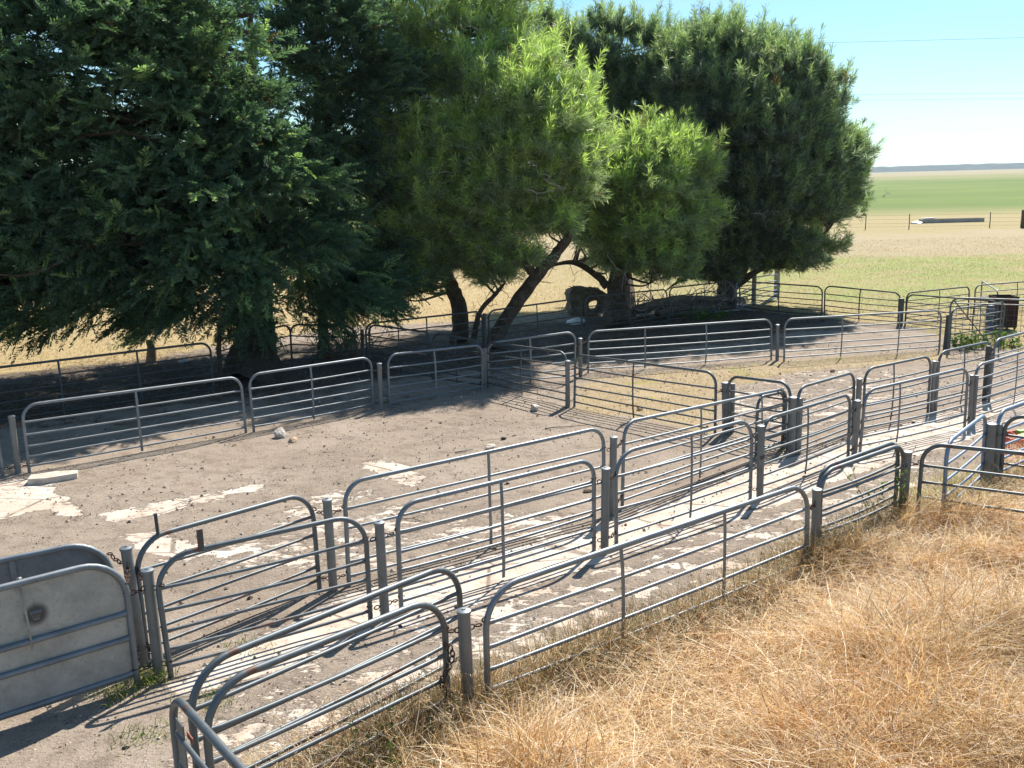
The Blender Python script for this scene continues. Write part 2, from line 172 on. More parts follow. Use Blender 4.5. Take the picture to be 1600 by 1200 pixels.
def leafmat(name, transl=.35, rough=.5, spec=.35, tint=(1, 1, 1)):
    m = bpy.data.materials.new(name); m.use_nodes = True; n = m.node_tree.nodes; l = m.node_tree.links
    p = n['Principled BSDF']; out = n['Material Output']
    a = n.new('ShaderNodeAttribute'); a.attribute_name = 'tint'
    p.inputs['Roughness'].default_value = rough; p.inputs['Specular IOR Level'].default_value = spec
    l.new(a.outputs['Color'], p.inputs['Base Color'])
    t = n.new('ShaderNodeBsdfTranslucent'); l.new(mixrgb(n, l, 1.0, a.outputs['Color'], tint, 'MULTIPLY'), t.inputs['Color'])
    mx = n.new('ShaderNodeMixShader'); mx.inputs[0].default_value = transl
    l.new(p.outputs[0], mx.inputs[1]); l.new(t.outputs[0], mx.inputs[2]); l.new(mx.outputs[0], out.inputs['Surface'])
    return m
M_CYP = leafmat('cypress_foliage', .5, .55, .3, (1.3, 1.5, .8))
M_PINE = leafmat('pine_needles', .56, .42, .5, (1.2, 1.36, .88))
M_GRASS = leafmat('dry_grass', .38, .5, .45, (1.2, 1.0, .8))
M_WEED = leafmat('weed_leaves', .35, .5, .3, (1.3, 1.5, .7))

# ------------------------------------------------------------------ mesh helpers
def new_obj(name, me, parent=None, m=None):
    o = bpy.data.objects.new(name, me); C.objects.link(o)
    if parent is not None: o.parent = parent
    if m is not None: me.materials.append(m)
    return o
def np_mesh(name, V, Fq, smooth=False, tint=None):
    """V (n,3), Fq (m,k) index array with k = 3 or 4"""
    me = bpy.data.meshes.new(name); V = np.asarray(V, np.float32); Fq = np.asarray(Fq, np.int32)
    me.vertices.add(len(V)); me.vertices.foreach_set('co', V.ravel())
    k = Fq.shape[1]; me.loops.add(Fq.size); me.loops.foreach_set('vertex_index', Fq.ravel())
    me.polygons.add(len(Fq)); me.polygons.foreach_set('loop_start', np.arange(0, Fq.size, k, dtype=np.int32))
    if tint is not None:
        at = me.color_attributes.new('tint', 'FLOAT_COLOR', 'POINT')
        col = np.ones((len(V), 4), np.float32); col[:, :3] = tint; at.data.foreach_set('color', col.ravel())
    me.update(calc_edges=True); me.validate()
    me.polygons.foreach_set('use_smooth', np.full(len(me.polygons), smooth))
    return me
class MB:
    def __init__(s): s.v = []; s.f = []; s.n = 0
    def add(s, V, Fs):
        s.v.append(np.asarray(V, float)); s.f += [tuple(int(i) + s.n for i in f) for f in Fs]; s.n += len(V)
    def tube(s, pts, rad, n=8, caps=True, flat=None):
        pts = np.asarray(pts, float); k = len(pts)
        rad = np.broadcast_to(np.asarray(rad, float), (k,)) if np.ndim(rad) < 2 else np.asarray(rad)
        T = np.gradient(pts, axis=0); T /= np.linalg.norm(T, axis=1)[:, None] + 1e-12
        ref = np.array([0, 0, 1.]) if abs(T[0][2]) < .9 else np.array([0, 1., 0])
        U = np.cross(T[0], ref); U /= np.linalg.norm(U); V = []
        for i in range(k):
            U = U - T[i]*np.dot(U, T[i]); U /= np.linalg.norm(U) + 1e-12; W = np.cross(U, T[i])
            a = np.arange(n)/n*2*math.pi
            fu, fwv = (1, 1) if flat is None else flat[i]
            V.append(pts[i] + rad[i]*(fu*np.cos(a)[:, None]*U + fwv*np.sin(a)[:, None]*W))
        V = np.concatenate(V); Fs = []
        for i in range(k-1):
            for j in range(n):
                a, b = i*n+j, i*n+(j+1) % n; Fs.append((a, b, b+n, a+n))
        if caps: Fs.append(tuple(range(n))[::-1]); Fs.append(tuple((k-1)*n+j for j in range(n)))
        s.add(V, Fs)
    def box(s, lo, hi, rot=0, c=(0, 0, 0)):
        x0, y0, z0 = lo; x1, y1, z1 = hi
        V = np.array([(x, y, z) for z in (z0, z1) for x, y in ((x0, y0), (x1, y0), (x1, y1), (x0, y1))], float)
        cr_, sr_ = math.cos(rot), math.sin(rot)
        V = np.stack([V[:, 0]*cr_-V[:, 1]*sr_, V[:, 0]*sr_+V[:, 1]*cr_, V[:, 2]], 1)+np.array(c)
        s.add(V, [(3, 2, 1, 0), (4, 5, 6, 7), (0, 1, 5, 4), (1, 2, 6, 5), (2, 3, 7, 6), (3, 0, 4, 7)])
    def torus(s, c, R, r, ax1, ax2, n=10, m=5, sx=1.):
        ax1 = np.asarray(ax1, float); ax2 = np.asarray(ax2, float); ax3 = np.cross(ax1, ax2); V = []; Fs = []
        for i in range(n):
            a = i/n*2*math.pi; d = ax1*math.cos(a)*sx+ax2*math.sin(a); dn = d/np.linalg.norm(d)
            for j in range(m):
                b = j/m*2*math.pi; V.append(np.asarray(c)+d*R+dn*r*math.cos(b)+ax3*r*math.sin(b))
        for i in range(n):
            for j in range(m): Fs.append((i*m+j, ((i+1) % n)*m+j, ((i+1) % n)*m+(j+1) % m, i*m+(j+1) % m))
        s.add(V, Fs)
    def build(s, name, m, parent=None, smooth=True):
        me = bpy.data.meshes.new(name); me.from_pydata(np.concatenate(s.v).tolist(), [], s.f); me.update()
        for p in me.polygons: p.use_smooth = smooth
        if smooth: 
            try: me.set_sharp_from_angle(angle=math.radians(50))
            except Exception: pass
        return new_obj(name, me, parent, m)
def thing(name, label, cat, loc, rotz=0, group=None):
    o = bpy.data.objects.new(name, None); C.objects.link(o); o.location = loc; o.rotation_euler = (0, 0, rotz)
    o.empty_display_size = .2; return tag(o, label, cat, group)
def tag(o, label=None, cat=None, group=None, kind=None):
    if label: o['label'] = label
    if cat: o['category'] = cat
    if group: o['group'] = group
    if kind: o['kind'] = kind
    return o

# ------------------------------------------------------------------ ground
def in_poly(px, py, P):
    P = np.asarray(P); ins = np.zeros(px.shape, bool); d = np.full(px.shape, 1e9); n = len(P)
    for i in range(n):
        x0, y0 = P[i]; x1, y1 = P[(i+1) % n]
        if y0 != y1:
            c = ((y0 > py) != (y1 > py)) & (px < (x1-x0)*(py-y0)/(y1-y0)+x0); ins ^= c
        ex, ey = x1-x0, y1-y0; t = np.clip(((px-x0)*ex+(py-y0)*ey)/(ex*ex+ey*ey+1e-9), 0, 1)
        d = np.minimum(d, np.hypot(px-x0-t*ex, py-y0-t*ey))
    return np.where(ins, d, -d)
def zone(px, py, key, soft):
    r = np.zeros(px.shape)
    for s, P in DATA['poly'][key]: r = np.maximum(r, s*sst(-soft, soft, in_poly(px, py, P)))
    return r
def mound(x, y, fg):
    return fg*(.02+.15*sst(.3, .75, fbm(x*1.1, y*1.1, 3, 40))+.07*fbm(x*3, y*3, 2, 5))
xs = np.concatenate([-np.geomspace(4000, 14, 34), np.arange(-12, 16.01, .1), np.geomspace(18, 4000, 34)])
ys = np.concatenate([-np.geomspace(3000, 2, 20), np.arange(0, 34.01, .1), np.geomspace(35, 7000, 60)])
GX, GY = np.meshgrid(xs, ys); nx, ny = len(xs), len(ys)
fx, fy = GX.ravel(), GY.ravel()
zc = zone(fx, fy, 'conc', .12); zs = zone(fx, fy, 'sg', .5); zf = zone(fx, fy, 'fg', .22); zd = zone(fx, fy, 'field', .9)
zd = np.where(fy > 40, 1, zd)
zc *= (1-zf)
yard = ((fx > -14) & (fx < 20) & (fy < 34))
GZ = gz(fx, fy) + yard*(.03*(fbm(fx*1.3, fy*1.3, 3, 2)-.5)+.012*(fbm(fx*6, fy*6, 3, 9)-.5)*(1-zc)) + mound(fx, fy, zf)
idx = np.arange(nx*ny).reshape(ny, nx)
Fg = np.stack([idx[:-1, :-1], idx[:-1, 1:], idx[1:, 1:], idx[1:, :-1]], -1).reshape(-1, 4)
gme = np_mesh('ground', np.stack([fx, fy, GZ], 1), Fg, True)
at = gme.color_attributes.new('zone', 'FLOAT_COLOR', 'POINT')
at.data.foreach_set('color', np.stack([zc, zs, zf, zd], 1).astype(np.float32).ravel())
zl = sst(-.6, 1.4, fy-(15.2+(fx+8)*.63))*sst(7.6, 5.6, fy-(15.2+(fx+8)*.63))*sst(11.5, 9, fx)*sst(-16, -13, fx)  # litter band along the tree row, where the ground colour goes darker
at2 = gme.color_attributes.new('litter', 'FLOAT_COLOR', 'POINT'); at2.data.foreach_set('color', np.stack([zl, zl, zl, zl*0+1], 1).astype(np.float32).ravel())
m, n, l, p = mat('ground'); co = objco(n)
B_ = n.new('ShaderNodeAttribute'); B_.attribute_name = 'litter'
A = n.new('ShaderNodeAttribute'); A.attribute_name = 'zone'
sepz = n.new('ShaderNodeSeparateColor'); l.new(A.outputs['Color'], sepz.inputs[0])
cR, cG, cB, cA = sepz.outputs[0], sepz.outputs[1], sepz.outputs[2], A.outputs['Alpha']
N1 = noise(n, l, .55, 5, .6, co); N2 = noise(n, l, 4, 7, .7, co); N3 = noise(n, l, 38, 5, .7, co); N4 = noise(n, l, 130, 3, .7, co); N5 = noise(n, l, 75, 4, .8, co)
dirt = ramp(n, l, N1, [(.3, (.29, .232, .18)), (.5, (.352, .286, .224)), (.7, (.405, .336, .27))])
dirt = mixrgb(n, l, sstep(n, l, N2, .42, .75), dirt, (.20, .155, .12))
dirt = mixrgb(n, l, sstep(n, l, N3, .56, .68), dirt, (.12, .09, .068))
dirt = mixrgb(n, l, mth(n, l, 'MULTIPLY', sstep(n, l, N5, .50, .62), .55), dirt, (.15, .12, .09))
dirt = mixrgb(n, l, sstep(n, l, N4, .58, .68), dirt, (.52, .45, .37))
vor = n.new('ShaderNodeTexVoronoi'); vor.inputs['Scale'].default_value = 26; l.new(co, vor.inputs['Vector'])
vsel = n.new('ShaderNodeSeparateColor'); l.new(vor.outputs['Color'], vsel.inputs[0])
peb = mth(n, l, 'MULTIPLY', sstep(n, l, vor.outputs['Distance'], .33, .22), sstep(n, l, vsel.outputs[0], .86, .9))
dirt = mixrgb(n, l, peb, dirt, mixrgb(n, l, sstep(n, l, vsel.outputs[1], .45, .55), (.55, .48, .40), (.08, .06, .045)))
litter_shade = ramp(n, l, N3, [(.3, (.045, .034, .026)), (.5, (.10, .078, .06)), (.7, (.22, .175, .13))])  # litter brown, with deeper tree shade put into the colour
dirt = mixrgb(n, l, mth(n, l, 'MULTIPLY', sstep(n, l, mth(n, l, 'ADD', B_.outputs['Fac'], mth(n, l, 'SUBTRACT', N2, .5)), .35, .75), .85), dirt, litter_shade)
# concrete showing through the dirt
mapc = n.new('ShaderNodeMapping'); mapc.inputs['Rotation'].default_value = (0, 0, math.radians(-38)); mapc.inputs['Scale'].default_value = (.85, 1.25, 1); l.new(co, mapc.inputs[0])
E1 = noise(n, l, 2.6, 8, .72, mapc.outputs[0], .4)
cm = mth(n, l, 'ADD', mth(n, l, 'MULTIPLY', cR, .95), mth(n, l, 'SUBTRACT', E1, .5))
cm = mth(n, l, 'ADD', cm, mth(n, l, 'MULTIPLY', mth(n, l, 'SUBTRACT', E1, .5), 1.5))
cm = mth(n, l, 'ADD', cm, mth(n, l, 'MULTIPLY', mth(n, l, 'SUBTRACT', noise(n, l, 14, 6, .75, mapc.outputs[0], .5), .5), .7))
cmask = mth(n, l, 'MULTIPLY', sstep(n, l, cm, .44, .60), sstep(n, l, cR, .08, .3))
conc = ramp(n, l, noise(n, l, 1.7, 6, .65, co), [(.3, (.54, .42, .33)), (.5, (.62, .53, .44)), (.7, (.70, .64, .56))])
conc = mixrgb(n, l, sstep(n, l, N2, .50, .8), conc, (.46, .34, .25))
conc = mixrgb(n, l, sstep(n, l, N3, .6, .72), conc, (.34, .26, .2))
crk = n.new('ShaderNodeTexVoronoi'); crk.feature = 'DISTANCE_TO_EDGE'; crk.inputs['Scale'].default_value = .75; l.new(mapc.outputs[0], crk.inputs['Vector'])
conc = mixrgb(n, l, mth(n, l, 'MULTIPLY', sstep(n, l, crk.outputs['Distance'], .016, .004), .8), conc, (.14, .11, .085))
conc = mixrgb(n, l, sstep(n, l, noise(n, l, .9, 5, .6, mapc.outputs[0]), .5, .7), conc, (.52, .42, .33))
dustm = mth(n, l, 'MULTIPLY', sstep(n, l, noise(n, l, 5.5, 7, .75, co, .3), .5, .62), .6)
c = mixrgb(n, l, cmask, dirt, mixrgb(n, l, dustm, conc, dirt))
# short grass in the pens
sgm = sstep(n, l, mth(n, l, 'ADD', cG, mth(n, l, 'SUBTRACT', N2, .5)), .38, .62)
sgc = ramp(n, l, N3, [(.3, (.24, .18, .11)), (.55, (.41, .325, .20)), (.75, (.55, .46, .31))])
sgc = mixrgb(n, l, sstep(n, l, noise(n, l, 1.4, 4, .6, co), .58, .72), sgc, (.30, .29, .10))
c = mixrgb(n, l, sgm, c, sgc)
c = mixrgb(n, l, sstep(n, l, mth(n, l, 'ADD', cB, mth(n, l, 'SUBTRACT', N2, .5)), .35, .6), c, ramp(n, l, N3, [(.3, (.10, .06, .025)), (.6, (.24, .15, .07))]))  # ground under the grass mat, darkened as shade between the blades
# paddock: colour follows distance bands that lie on the ground plus patchy noise
sx_ = n.new('ShaderNodeSeparateXYZ'); l.new(co, sx_.inputs[0]); X, Y = sx_.outputs[0], sx_.outputs[1]
FN = noise(n, l, .06, 6, .6, co); FN2 = noise(n, l, .5, 6, .65, co); FN3 = noise(n, l, 6, 5, .7, co)
mapf = n.new('ShaderNodeMapping'); mapf.inputs['Scale'].default_value = (.012, .022, 1); l.new(co, mapf.inputs[0]); FB = noise(n, l, 1, 6, .65, mapf.outputs[0])
straw = ramp(n, l, FN3, [(.3, (.27, .215, .10)), (.5, (.36, .295, .145)), (.72, (.45, .375, .21))])
green = ramp(n, l, FN3, [(.3, (.20, .24, .07)), (.7, (.36, .37, .13))])
Yj = mth(n, l, 'ADD', Y, mth(n, l, 'MULTIPLY', mth(n, l, 'SUBTRACT', FN, .5), 26))
nearg = mth(n, l, 'MULTIPLY', sstep(n, l, Yj, 27, 33), sstep(n, l, Yj, 57, 47))
nearg = mth(n, l, 'MULTIPLY', nearg, sstep(n, l, X, 2, 12))
nearg = mth(n, l, 'MULTIPLY', nearg, mth(n, l, 'ADD', .25, sstep(n, l, FN2, .38, .62)), True)
f = mixrgb(n, l, nearg, straw, green)
pale = mth(n, l, 'MULTIPLY', mth(n, l, 'MULTIPLY', sstep(n, l, Yj, 48, 54), sstep(n, l, Yj, 72, 66)), .75)
f = mixrgb(n, l, pale, f, mixrgb(n, l, FN2, (.34, .275, .17), (.43, .36, .235)))
lft = mth(n, l, 'MULTIPLY', sstep(n, l, X, 6, -4), .6)
f = mixrgb(n, l, lft, f, mixrgb(n, l, FN2, (.42, .30, .15), (.54, .41, .23)))
Yk = mth(n, l, 'MULTIPLY', Y, mth(n, l, 'ADD', 1, mth(n, l, 'MULTIPLY', mth(n, l, 'SUBTRACT', FB, .5), .5)))
crop = ramp(n, l, FB, [(.3, (.075, .145, .025)), (.55, (.12, .195, .035)), (.75, (.22, .24, .06))])
f = mixrgb(n, l, mth(n, l, 'MULTIPLY', sstep(n, l, Yk, 84, 118), .9), f, crop)
f = mixrgb(n, l, mth(n, l, 'MULTIPLY', sstep(n, l, Yk, 320, 520), .7), f, (.28, .26, .12))
f = mixrgb(n, l, mth(n, l, 'MULTIPLY', sstep(n, l, Yk, 620, 800), .7), f, (.36, .29, .18))
c = mixrgb(n, l, sstep(n, l, mth(n, l, 'ADD', cA, mth(n, l, 'MULTIPLY', mth(n, l, 'SUBTRACT', N2, .5), .8)), .4, .62), c, f)
l.new(c, p.inputs['Base Color']); p.inputs['Roughness'].default_value = .95; p.inputs['Specular IOR Level'].default_value = .15
hh = mth(n, l, 'ADD', mth(n, l, 'MULTIPLY', N3, .6), mth(n, l, 'ADD', mth(n, l, 'MULTIPLY', N2, .8), mth(n, l, 'MULTIPLY', peb, .35)))
hh = mth(n, l, 'MULTIPLY', hh, mth(n, l, 'SUBTRACT', 1, mth(n, l, 'MULTIPLY', cmask, .75)))
bump(n, l, hh, .85, .035, p)
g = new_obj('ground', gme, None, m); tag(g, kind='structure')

# distant low wooded rise
hx = np.linspace(-3500, 4200, 500); nr = 7; HV = []
for r in range(nr):
    t = r/(nr-1); yy = 2600+t*500
    prof = 9+16*fbm(hx*.0011+3, 0*hx, 3, 21)+np.clip(hx/500, -2, 3.5)*2.2
    tr = 5*(fbm(hx*.03, 0*hx+r, 3, 31)-.4)+3*(vnoise(hx*.11, 0*hx+r*3, 4)-.5)
    HV.append(np.stack([hx, 0*hx+yy+20*vnoise(hx*.02, 0*hx+r, 8), np.where(r == 0, -.7, (prof*.72*math.sin(t*math.pi*.5)+tr)*1.0)], 1))
HV = np.concatenate(HV); ii = np.arange(nr*500).reshape(nr, 500)
hme = np_mesh('hills', HV, np.stack([ii[:-1, :-1], ii[:-1, 1:], ii[1:, 1:], ii[1:, :-1]], -1).reshape(-1, 4), False)
m, n, l, p = mat('hills'); co = objco(n)
hc = ramp(n, l, noise(n, l, .02, 6, .7, co), [(.3, (.015, .028, .02)), (.62, (.03, .045, .028)), (.74, (.2, .18, .11))])
l.new(hc, p.inputs['Base Color']); p.inputs['Roughness'].default_value = 1
h = new_obj('hills', hme, None, m); tag(h, kind='structure')

# ------------------------------------------------------------------ rail panels
def arcpath(L, dz, hL, hR, lL, lR, R, inset=0):
    """foot - rounded top - foot outline in panel space (x along, z up)"""
    A = np.array([0, 0, 0.]); B = np.array([lL[0], lL[1], hL]); Cc = np.array([L+lR[0], lR[1], dz+hR]); Dd = np.array([L, 0, dz])
    pts = [A, A*.5+B*.5]
    def corner(P0, P1, P2):
        u = (P0-P1)/np.linalg.norm(P0-P1); v = (P2-P1)/np.linalg.norm(P2-P1); a = P1+u*R; b = P1+v*R; r = []
        for k in range(9):
            t = k/8; q = (1-t)**2*a+2*t*(1-t)*P1+t*t*b
            ca = P1+u*R+v*R; rr = ca-(u*math.cos(t*math.pi/2)*0)  # circle approx below
            ang = t*math.pi/2; r.append(ca-v*R*math.cos(ang)-u*R*math.sin(ang))
        return r
    pts += corner(A, B, Cc)
    pts += [B*.5+Cc*.5]
    c2 = corner(Dd, Cc, B)[::-1]
    pts += c2 + [Cc*.5+Dd*.5, Dd]
    return np.array(pts)
FR5 = (.065, .21, .37, .55, .745)
GROUP = 'pipe rail panels of the sheep yards'
def panel(key, label, m, R=.2, rails=FR5, name='sheep_panel', cat='fence panel', group=GROUP, rf=.0215, rr=.0145, clear=.03, build_rails=True):
    x0, y0, x1, y1, hL, hR, lL, lR, fr = DATA['pan'][key]
    z0, z1 = g1(x0, y0), g1(x1, y1); L = math.hypot(x1-x0, y1-y0); a = math.atan2(y1-y0, x1-x0)
    t = thing(name, label, cat, (x0, y0, z0), a, group)
    le = lambda s: (s*math.cos(a), -s*math.sin(a))
    dz = z1-z0; path = arcpath(L, dz, hL, hR, le(lL), le(lR), min(R, L*.3))
    path[0][2] -= .03; path[-1][2] -= .03
    b = MB(); b.tube(path, rf, 10); b.build('frame', m, t)
    if build_rails:
        for q in rails:
            n_ = 9; s = np.linspace(0, 1, n_); za = hL*q+clear*(1-q); zb = dz+hR*q+clear*(1-q)
            P = np.stack([s*L+le(lL)[0]*q*(1-s)+le(lR)[0]*q*s, 0*s+le(lL)[1]*q*(1-s)+random.uniform(-.014, .014)*np.sin(s*math.pi), za*(1-s)+zb*s-random.uniform(-.004, .02)*np.sin(s*math.pi)], 1)
            P = np.insert(P, 1, P[0]*.96+P[1]*.04 if False else P[0]+(P[1]-P[0])*min(.08/(L/8), .8), 0)
            P = np.insert(P, len(P)-1, P[-1]+(P[-2]-P[-1])*min(.08/(L/8), .8), 0)
            fl = [(.45, 1.25)]+[(1, 1)]*(len(P)-2)+[(.45, 1.25)]
            b = MB(); b.tube(P, rr, 8, flat=fl); b.build('rail', m, t)
    for k, f_ in enumerate(fr):
        x = f_*L; zt = dz*f_+hL*(1-f_)+hR*f_-rf*.5; zb = dz*f_+.015; dx = random.uniform(-.012, .012)
        b = MB(); ss = np.linspace(0, 1, 7)
        P = np.stack([x+dx*np.sin(ss*3.1), 0*ss-.018*np.sin(ss*math.pi)**.5, zb+(zt-zb)*ss], 1)
        b.tube(P, .017, 8, flat=[(1.1, .45)]*7); b.build('strut', m, t)
    return t, (L, dz, hL, hR, path)

PL = [
 ('L1', 'longest bright rail panel of the middle fence, at the far left beside the broken slab', M_PIPE),
 ('L0', 'right end of a rail panel at the far left edge beside the pale post', M_PIPE),
 ('L2', 'rail panel half in tree shade with two stones lying at its left foot', M_PIPE),
 ('L3', 'shaded rail panel just left of the rusty hinge post, crossed panels behind it', M_PIPE),
 ('C1', 'short sloping panel between the rusty hinge post and the corner post of the cross fence', M_PIPE2),
 ('L4', 'half shaded panel standing behind the short sloping panel', M_PIPE),
 ('C2', 'cross fence panel in front of the dry grass pen throwing striped shadows on the dirt', M_PIPE2),
 ('C3', 'short dark panel closing the dry grass pen at the right end of the cross fence', M_PIPE2),
 ('L5', 'very long low panel with two struts along the back of the dry grass pen', M_PIPE),
 ('L6', 'long panel with two struts at the right end of the middle fence, in sun', M_PIPE),
 ('B1', 'back race panel with an upright hinge pin on its top rail beside the sheeted gate', M_PIPE2),
 ('B2', 'long back race panel in the middle of the picture with one strut', M_PIPE),
 ('B3', 'long back race panel in front of the striped shadows with two struts', M_PIPE),
 ('G3', 'small arched half panel nested against the short dark panel', M_PIPE2),
 ('B4', 'short back race panel directly right of the wide double post', M_PIPE2),
 ('B5', 'back race panel with one leaning strut, between the two doubled posts', M_PIPE2),
 ('B6', 'back race panel ending at a dark post near the green weeds', M_PIPE2),
 ('B7', 'back race panel running out of the right edge below the weeds', M_PIPE),
 ('M1', 'front race panel beside the sheeted gate with a flat tab standing on its top rail', M_PIPE2),
 ('M2', 'front race panel with one strut at the centre, pale concrete behind its lower rails', M_PIPE),
 ('M3', 'front race panel with one bent strut just right of the centre race post', M_PIPE),
 ('M4', 'short front race panel with a thin dark strut right of the tall capped post', M_PIPE2),
 ('M5', 'front race panel with one strut above the bright concrete, ending at the paired thin posts', M_PIPE),
 ('M6', 'front race panel at the right edge starting at the paired thin posts', M_PIPE),
 ('F1a', 'back one of the two overlapping near panels in the left foreground', M_PIPE2),
 ('F1b', 'front one of the two overlapping near panels, its right leg hung with rusty chain', M_PIPE2),
 ('F2', 'long near panel with two struts at the edge of the golden grass', M_PIPE),
 ('F3a', 'back one of the doubled short panels with the weed climbing them', M_PIPE2),
 ('F3b', 'front one of the doubled short panels with the weed climbing them', M_PIPE2),
 ('F4', 'near right panel running down out of the picture behind the golden grass', M_PIPE2),
 ('F5', 'bluish panel slanting away behind the near right panel', M_BLUE),
 ('F6', 'panel at the right edge in front of the red crate', M_PIPE2),
 ('F7', 'bluish panel at the right edge behind the red crate', M_BLUE),
 ('F0', 'nearest panel at the bottom left corner, seen almost end on', M_PIPE2),
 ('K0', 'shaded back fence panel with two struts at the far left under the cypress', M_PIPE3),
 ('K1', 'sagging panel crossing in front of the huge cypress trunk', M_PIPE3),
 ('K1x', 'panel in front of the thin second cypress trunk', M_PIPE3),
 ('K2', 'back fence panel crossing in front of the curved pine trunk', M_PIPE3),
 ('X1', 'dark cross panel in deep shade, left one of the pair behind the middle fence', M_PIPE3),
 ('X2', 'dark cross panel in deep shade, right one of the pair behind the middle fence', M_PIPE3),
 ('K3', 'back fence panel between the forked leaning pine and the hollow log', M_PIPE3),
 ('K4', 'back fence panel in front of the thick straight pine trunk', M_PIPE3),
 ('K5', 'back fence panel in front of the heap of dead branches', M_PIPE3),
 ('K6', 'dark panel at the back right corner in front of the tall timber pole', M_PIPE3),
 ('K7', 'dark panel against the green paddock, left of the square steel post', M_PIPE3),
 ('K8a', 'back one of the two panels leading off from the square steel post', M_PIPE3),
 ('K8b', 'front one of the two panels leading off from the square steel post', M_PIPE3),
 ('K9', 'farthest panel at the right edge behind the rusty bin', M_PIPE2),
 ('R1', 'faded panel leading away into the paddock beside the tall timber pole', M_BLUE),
 ('W1', 'small pale frame leaning in front of the rusty bin', M_PIPE),
 ('D2', 'panel swung open behind the green weeds, below the mesh gate', M_PIPE2),
]
ENDS = []
for key, lab, m_ in PL:
    kw = {}
    if key in ('M1', 'B1', 'F1a', 'F1b', 'F2', 'M3'): kw['R'] = .27
    if key == 'W1': kw['rails'] = (.45,)
    if key == 'G3': kw['R'] = .16
    t, (L, dz, hL, hR, path) = panel(key, lab, m_, **kw)
    v = DATA['pan'][key]; ENDS.append((v[0], v[1], hL)); ENDS.append((v[2], v[3], hR))
    if key in ('M1', 'B1'):   # hinge tab standing on the top rail
        b = MB(); x = .31 if key == 'M1' else .2; h0 = dz*x/L+hL
        if key == 'M1': b.box((x-.022, -.006, h0-.01), (x+.022, .006, h0+.16))
        else: b.tube([(x, 0, h0-.02), (x-.005, 0, h0+.17)], .014, 8)
        b.build('hinge_pin', M_PIPE3, t, key != 'M1')
    if key == 'F0':
        b = MB(); b.box((.05, -.004, .08), (.16, .004, .80)); b.build('end_plate', M_PIPE2, t, False)
        b = MB(); b.box((.10, .03, .70), (.19, .035, .735)); b.build('latch', simple('red_latch', (.30, .10, .07), (.42, .17, .12), 5, .7), t, False)
    if key == 'F1b':
        b = MB(); zz = dz+.62
        for k in range(11):
            b.torus((L-.03+.05*math.sin(k*.7), -.04, zz-k*.036), .02, .0055, (0, 0, 1), (1, 0, 0) if k % 2 else (0, 1, 0), 8, 5, 1.3)
        b.build('chain', M_CHAIN, t)
# mesh gate with a diagonal brace
t, (L, dz, hL, hR, path) = panel('D1', 'tall wire mesh gate with a diagonal brace behind the green weeds', M_PIPE2, rails=(.9,), name='mesh_gate', cat='gate', group=None)
b = MB(); b.tube([(.06, 0, hL-.06), (L*.36, .0, .05+dz*.36)], .013, 6); b.build('brace', M_PIPE3, t)
b = MB()
for q in np.arange(.05, .9, .095): b.tube([(0.02, .012, hL*q), (L-.02, .012, dz+hR*q)], .0035, 4)
for x in np.arange(.12, L, .15): b.tube([(x, .016, .04+dz*x/L), (x, .016, hL*.9+dz*x/L)], .0035, 4)
b.build('wire_mesh', M_PIPE3, t)
# sheeted drafting gates
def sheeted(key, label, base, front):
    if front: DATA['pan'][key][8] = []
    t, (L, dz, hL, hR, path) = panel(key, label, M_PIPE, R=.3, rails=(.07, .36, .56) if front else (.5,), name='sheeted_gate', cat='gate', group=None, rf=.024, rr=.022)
    b = MB(); pts = path.copy(); n_ = len(pts)
    V = [(*((p_[0], .0, max(p_[2], dz*p_[0]/L+.06))),) for p_ in pts]; y = -.004 if front else .004
    hx, hz, hr = .0, .0, .05
    V1 = np.array(V); V1[:, 1] = y+.010; V2 = V1.copy(); V2[:, 1] = y+.013+(.0)
    hole = None
    if front:
        hole = (L-.60, 0.01, .74*hR+dz*(L-.60)/L)
        # sheet as a ring fan around a small round hole
        cx, cz = hole[0], hole[2]; k = 96
        # resample outline
        seg = np.vstack([V1, V1[:1]]); d = np.r_[0, np.cumsum(np.linalg.norm(np.diff(seg, axis=0), axis=1))]
        s = np.linspace(0, d[-1], k, endpoint=False); O = np.stack([np.interp(s, d, seg[:, i]) for i in range(3)], 1)
        an = np.arctan2(O[:, 2]-cz, O[:, 0]-cx); I = np.stack([cx+.035*np.cos(an)*(1+.25*np.sin(an*3)), O[:, 1], cz+.045*np.sin(an)*(1+.2*np.cos(an*2))], 1)
        off = np.array([0, .004, 0]); A_ = [O, I, I+off, O+off]; VV = np.concatenate(A_); Fs = []
        for i in range(k):
            j = (i+1) % k
            for a_ in range(4): q0 = a_*k; q1 = ((a_+1) % 4)*k; Fs.append((q0+i, q0+j, q1+j, q1+i))
        b.add(VV, Fs)
    else:
        k = len(V1); VV = np.concatenate([V1, V1+np.array([0, .004, 0])])
        Fs = [tuple(range(k)), tuple(range(2*k-1, k-1, -1))]+[(i, k+i, k+(i+1) % k, (i+1) % k) for i in range(k)]
        b.add(VV, Fs)
    b.build('sheet', sheetmat('sheet_steel' if front else 'sheet_steel_dark', base, (hole[0]-.0, .01, hole[2]) if hole else None), t, False)
    if front:
        b = MB(); x = L-.66; z_ = dz*x/L
        b.tube([(x, -.03, z_+.5), (x-.005, -.034, z_+.7), (x-.02, -.03, z_+hL-.02)], .007, 6)
        b.tube([(x-.02, -.03, z_+hL-.03), (x-.02, -.0, z_+hL+.045), (x-.0, .03, z_+hL+.03)], .012, 6); b.build('latch_rod', M_GREYWOOD, t)
    return t
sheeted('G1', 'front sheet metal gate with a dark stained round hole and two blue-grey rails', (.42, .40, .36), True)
sheeted('G2', 'back sheet metal gate in shadow behind the holed gate', (.20, .22, .24), False)
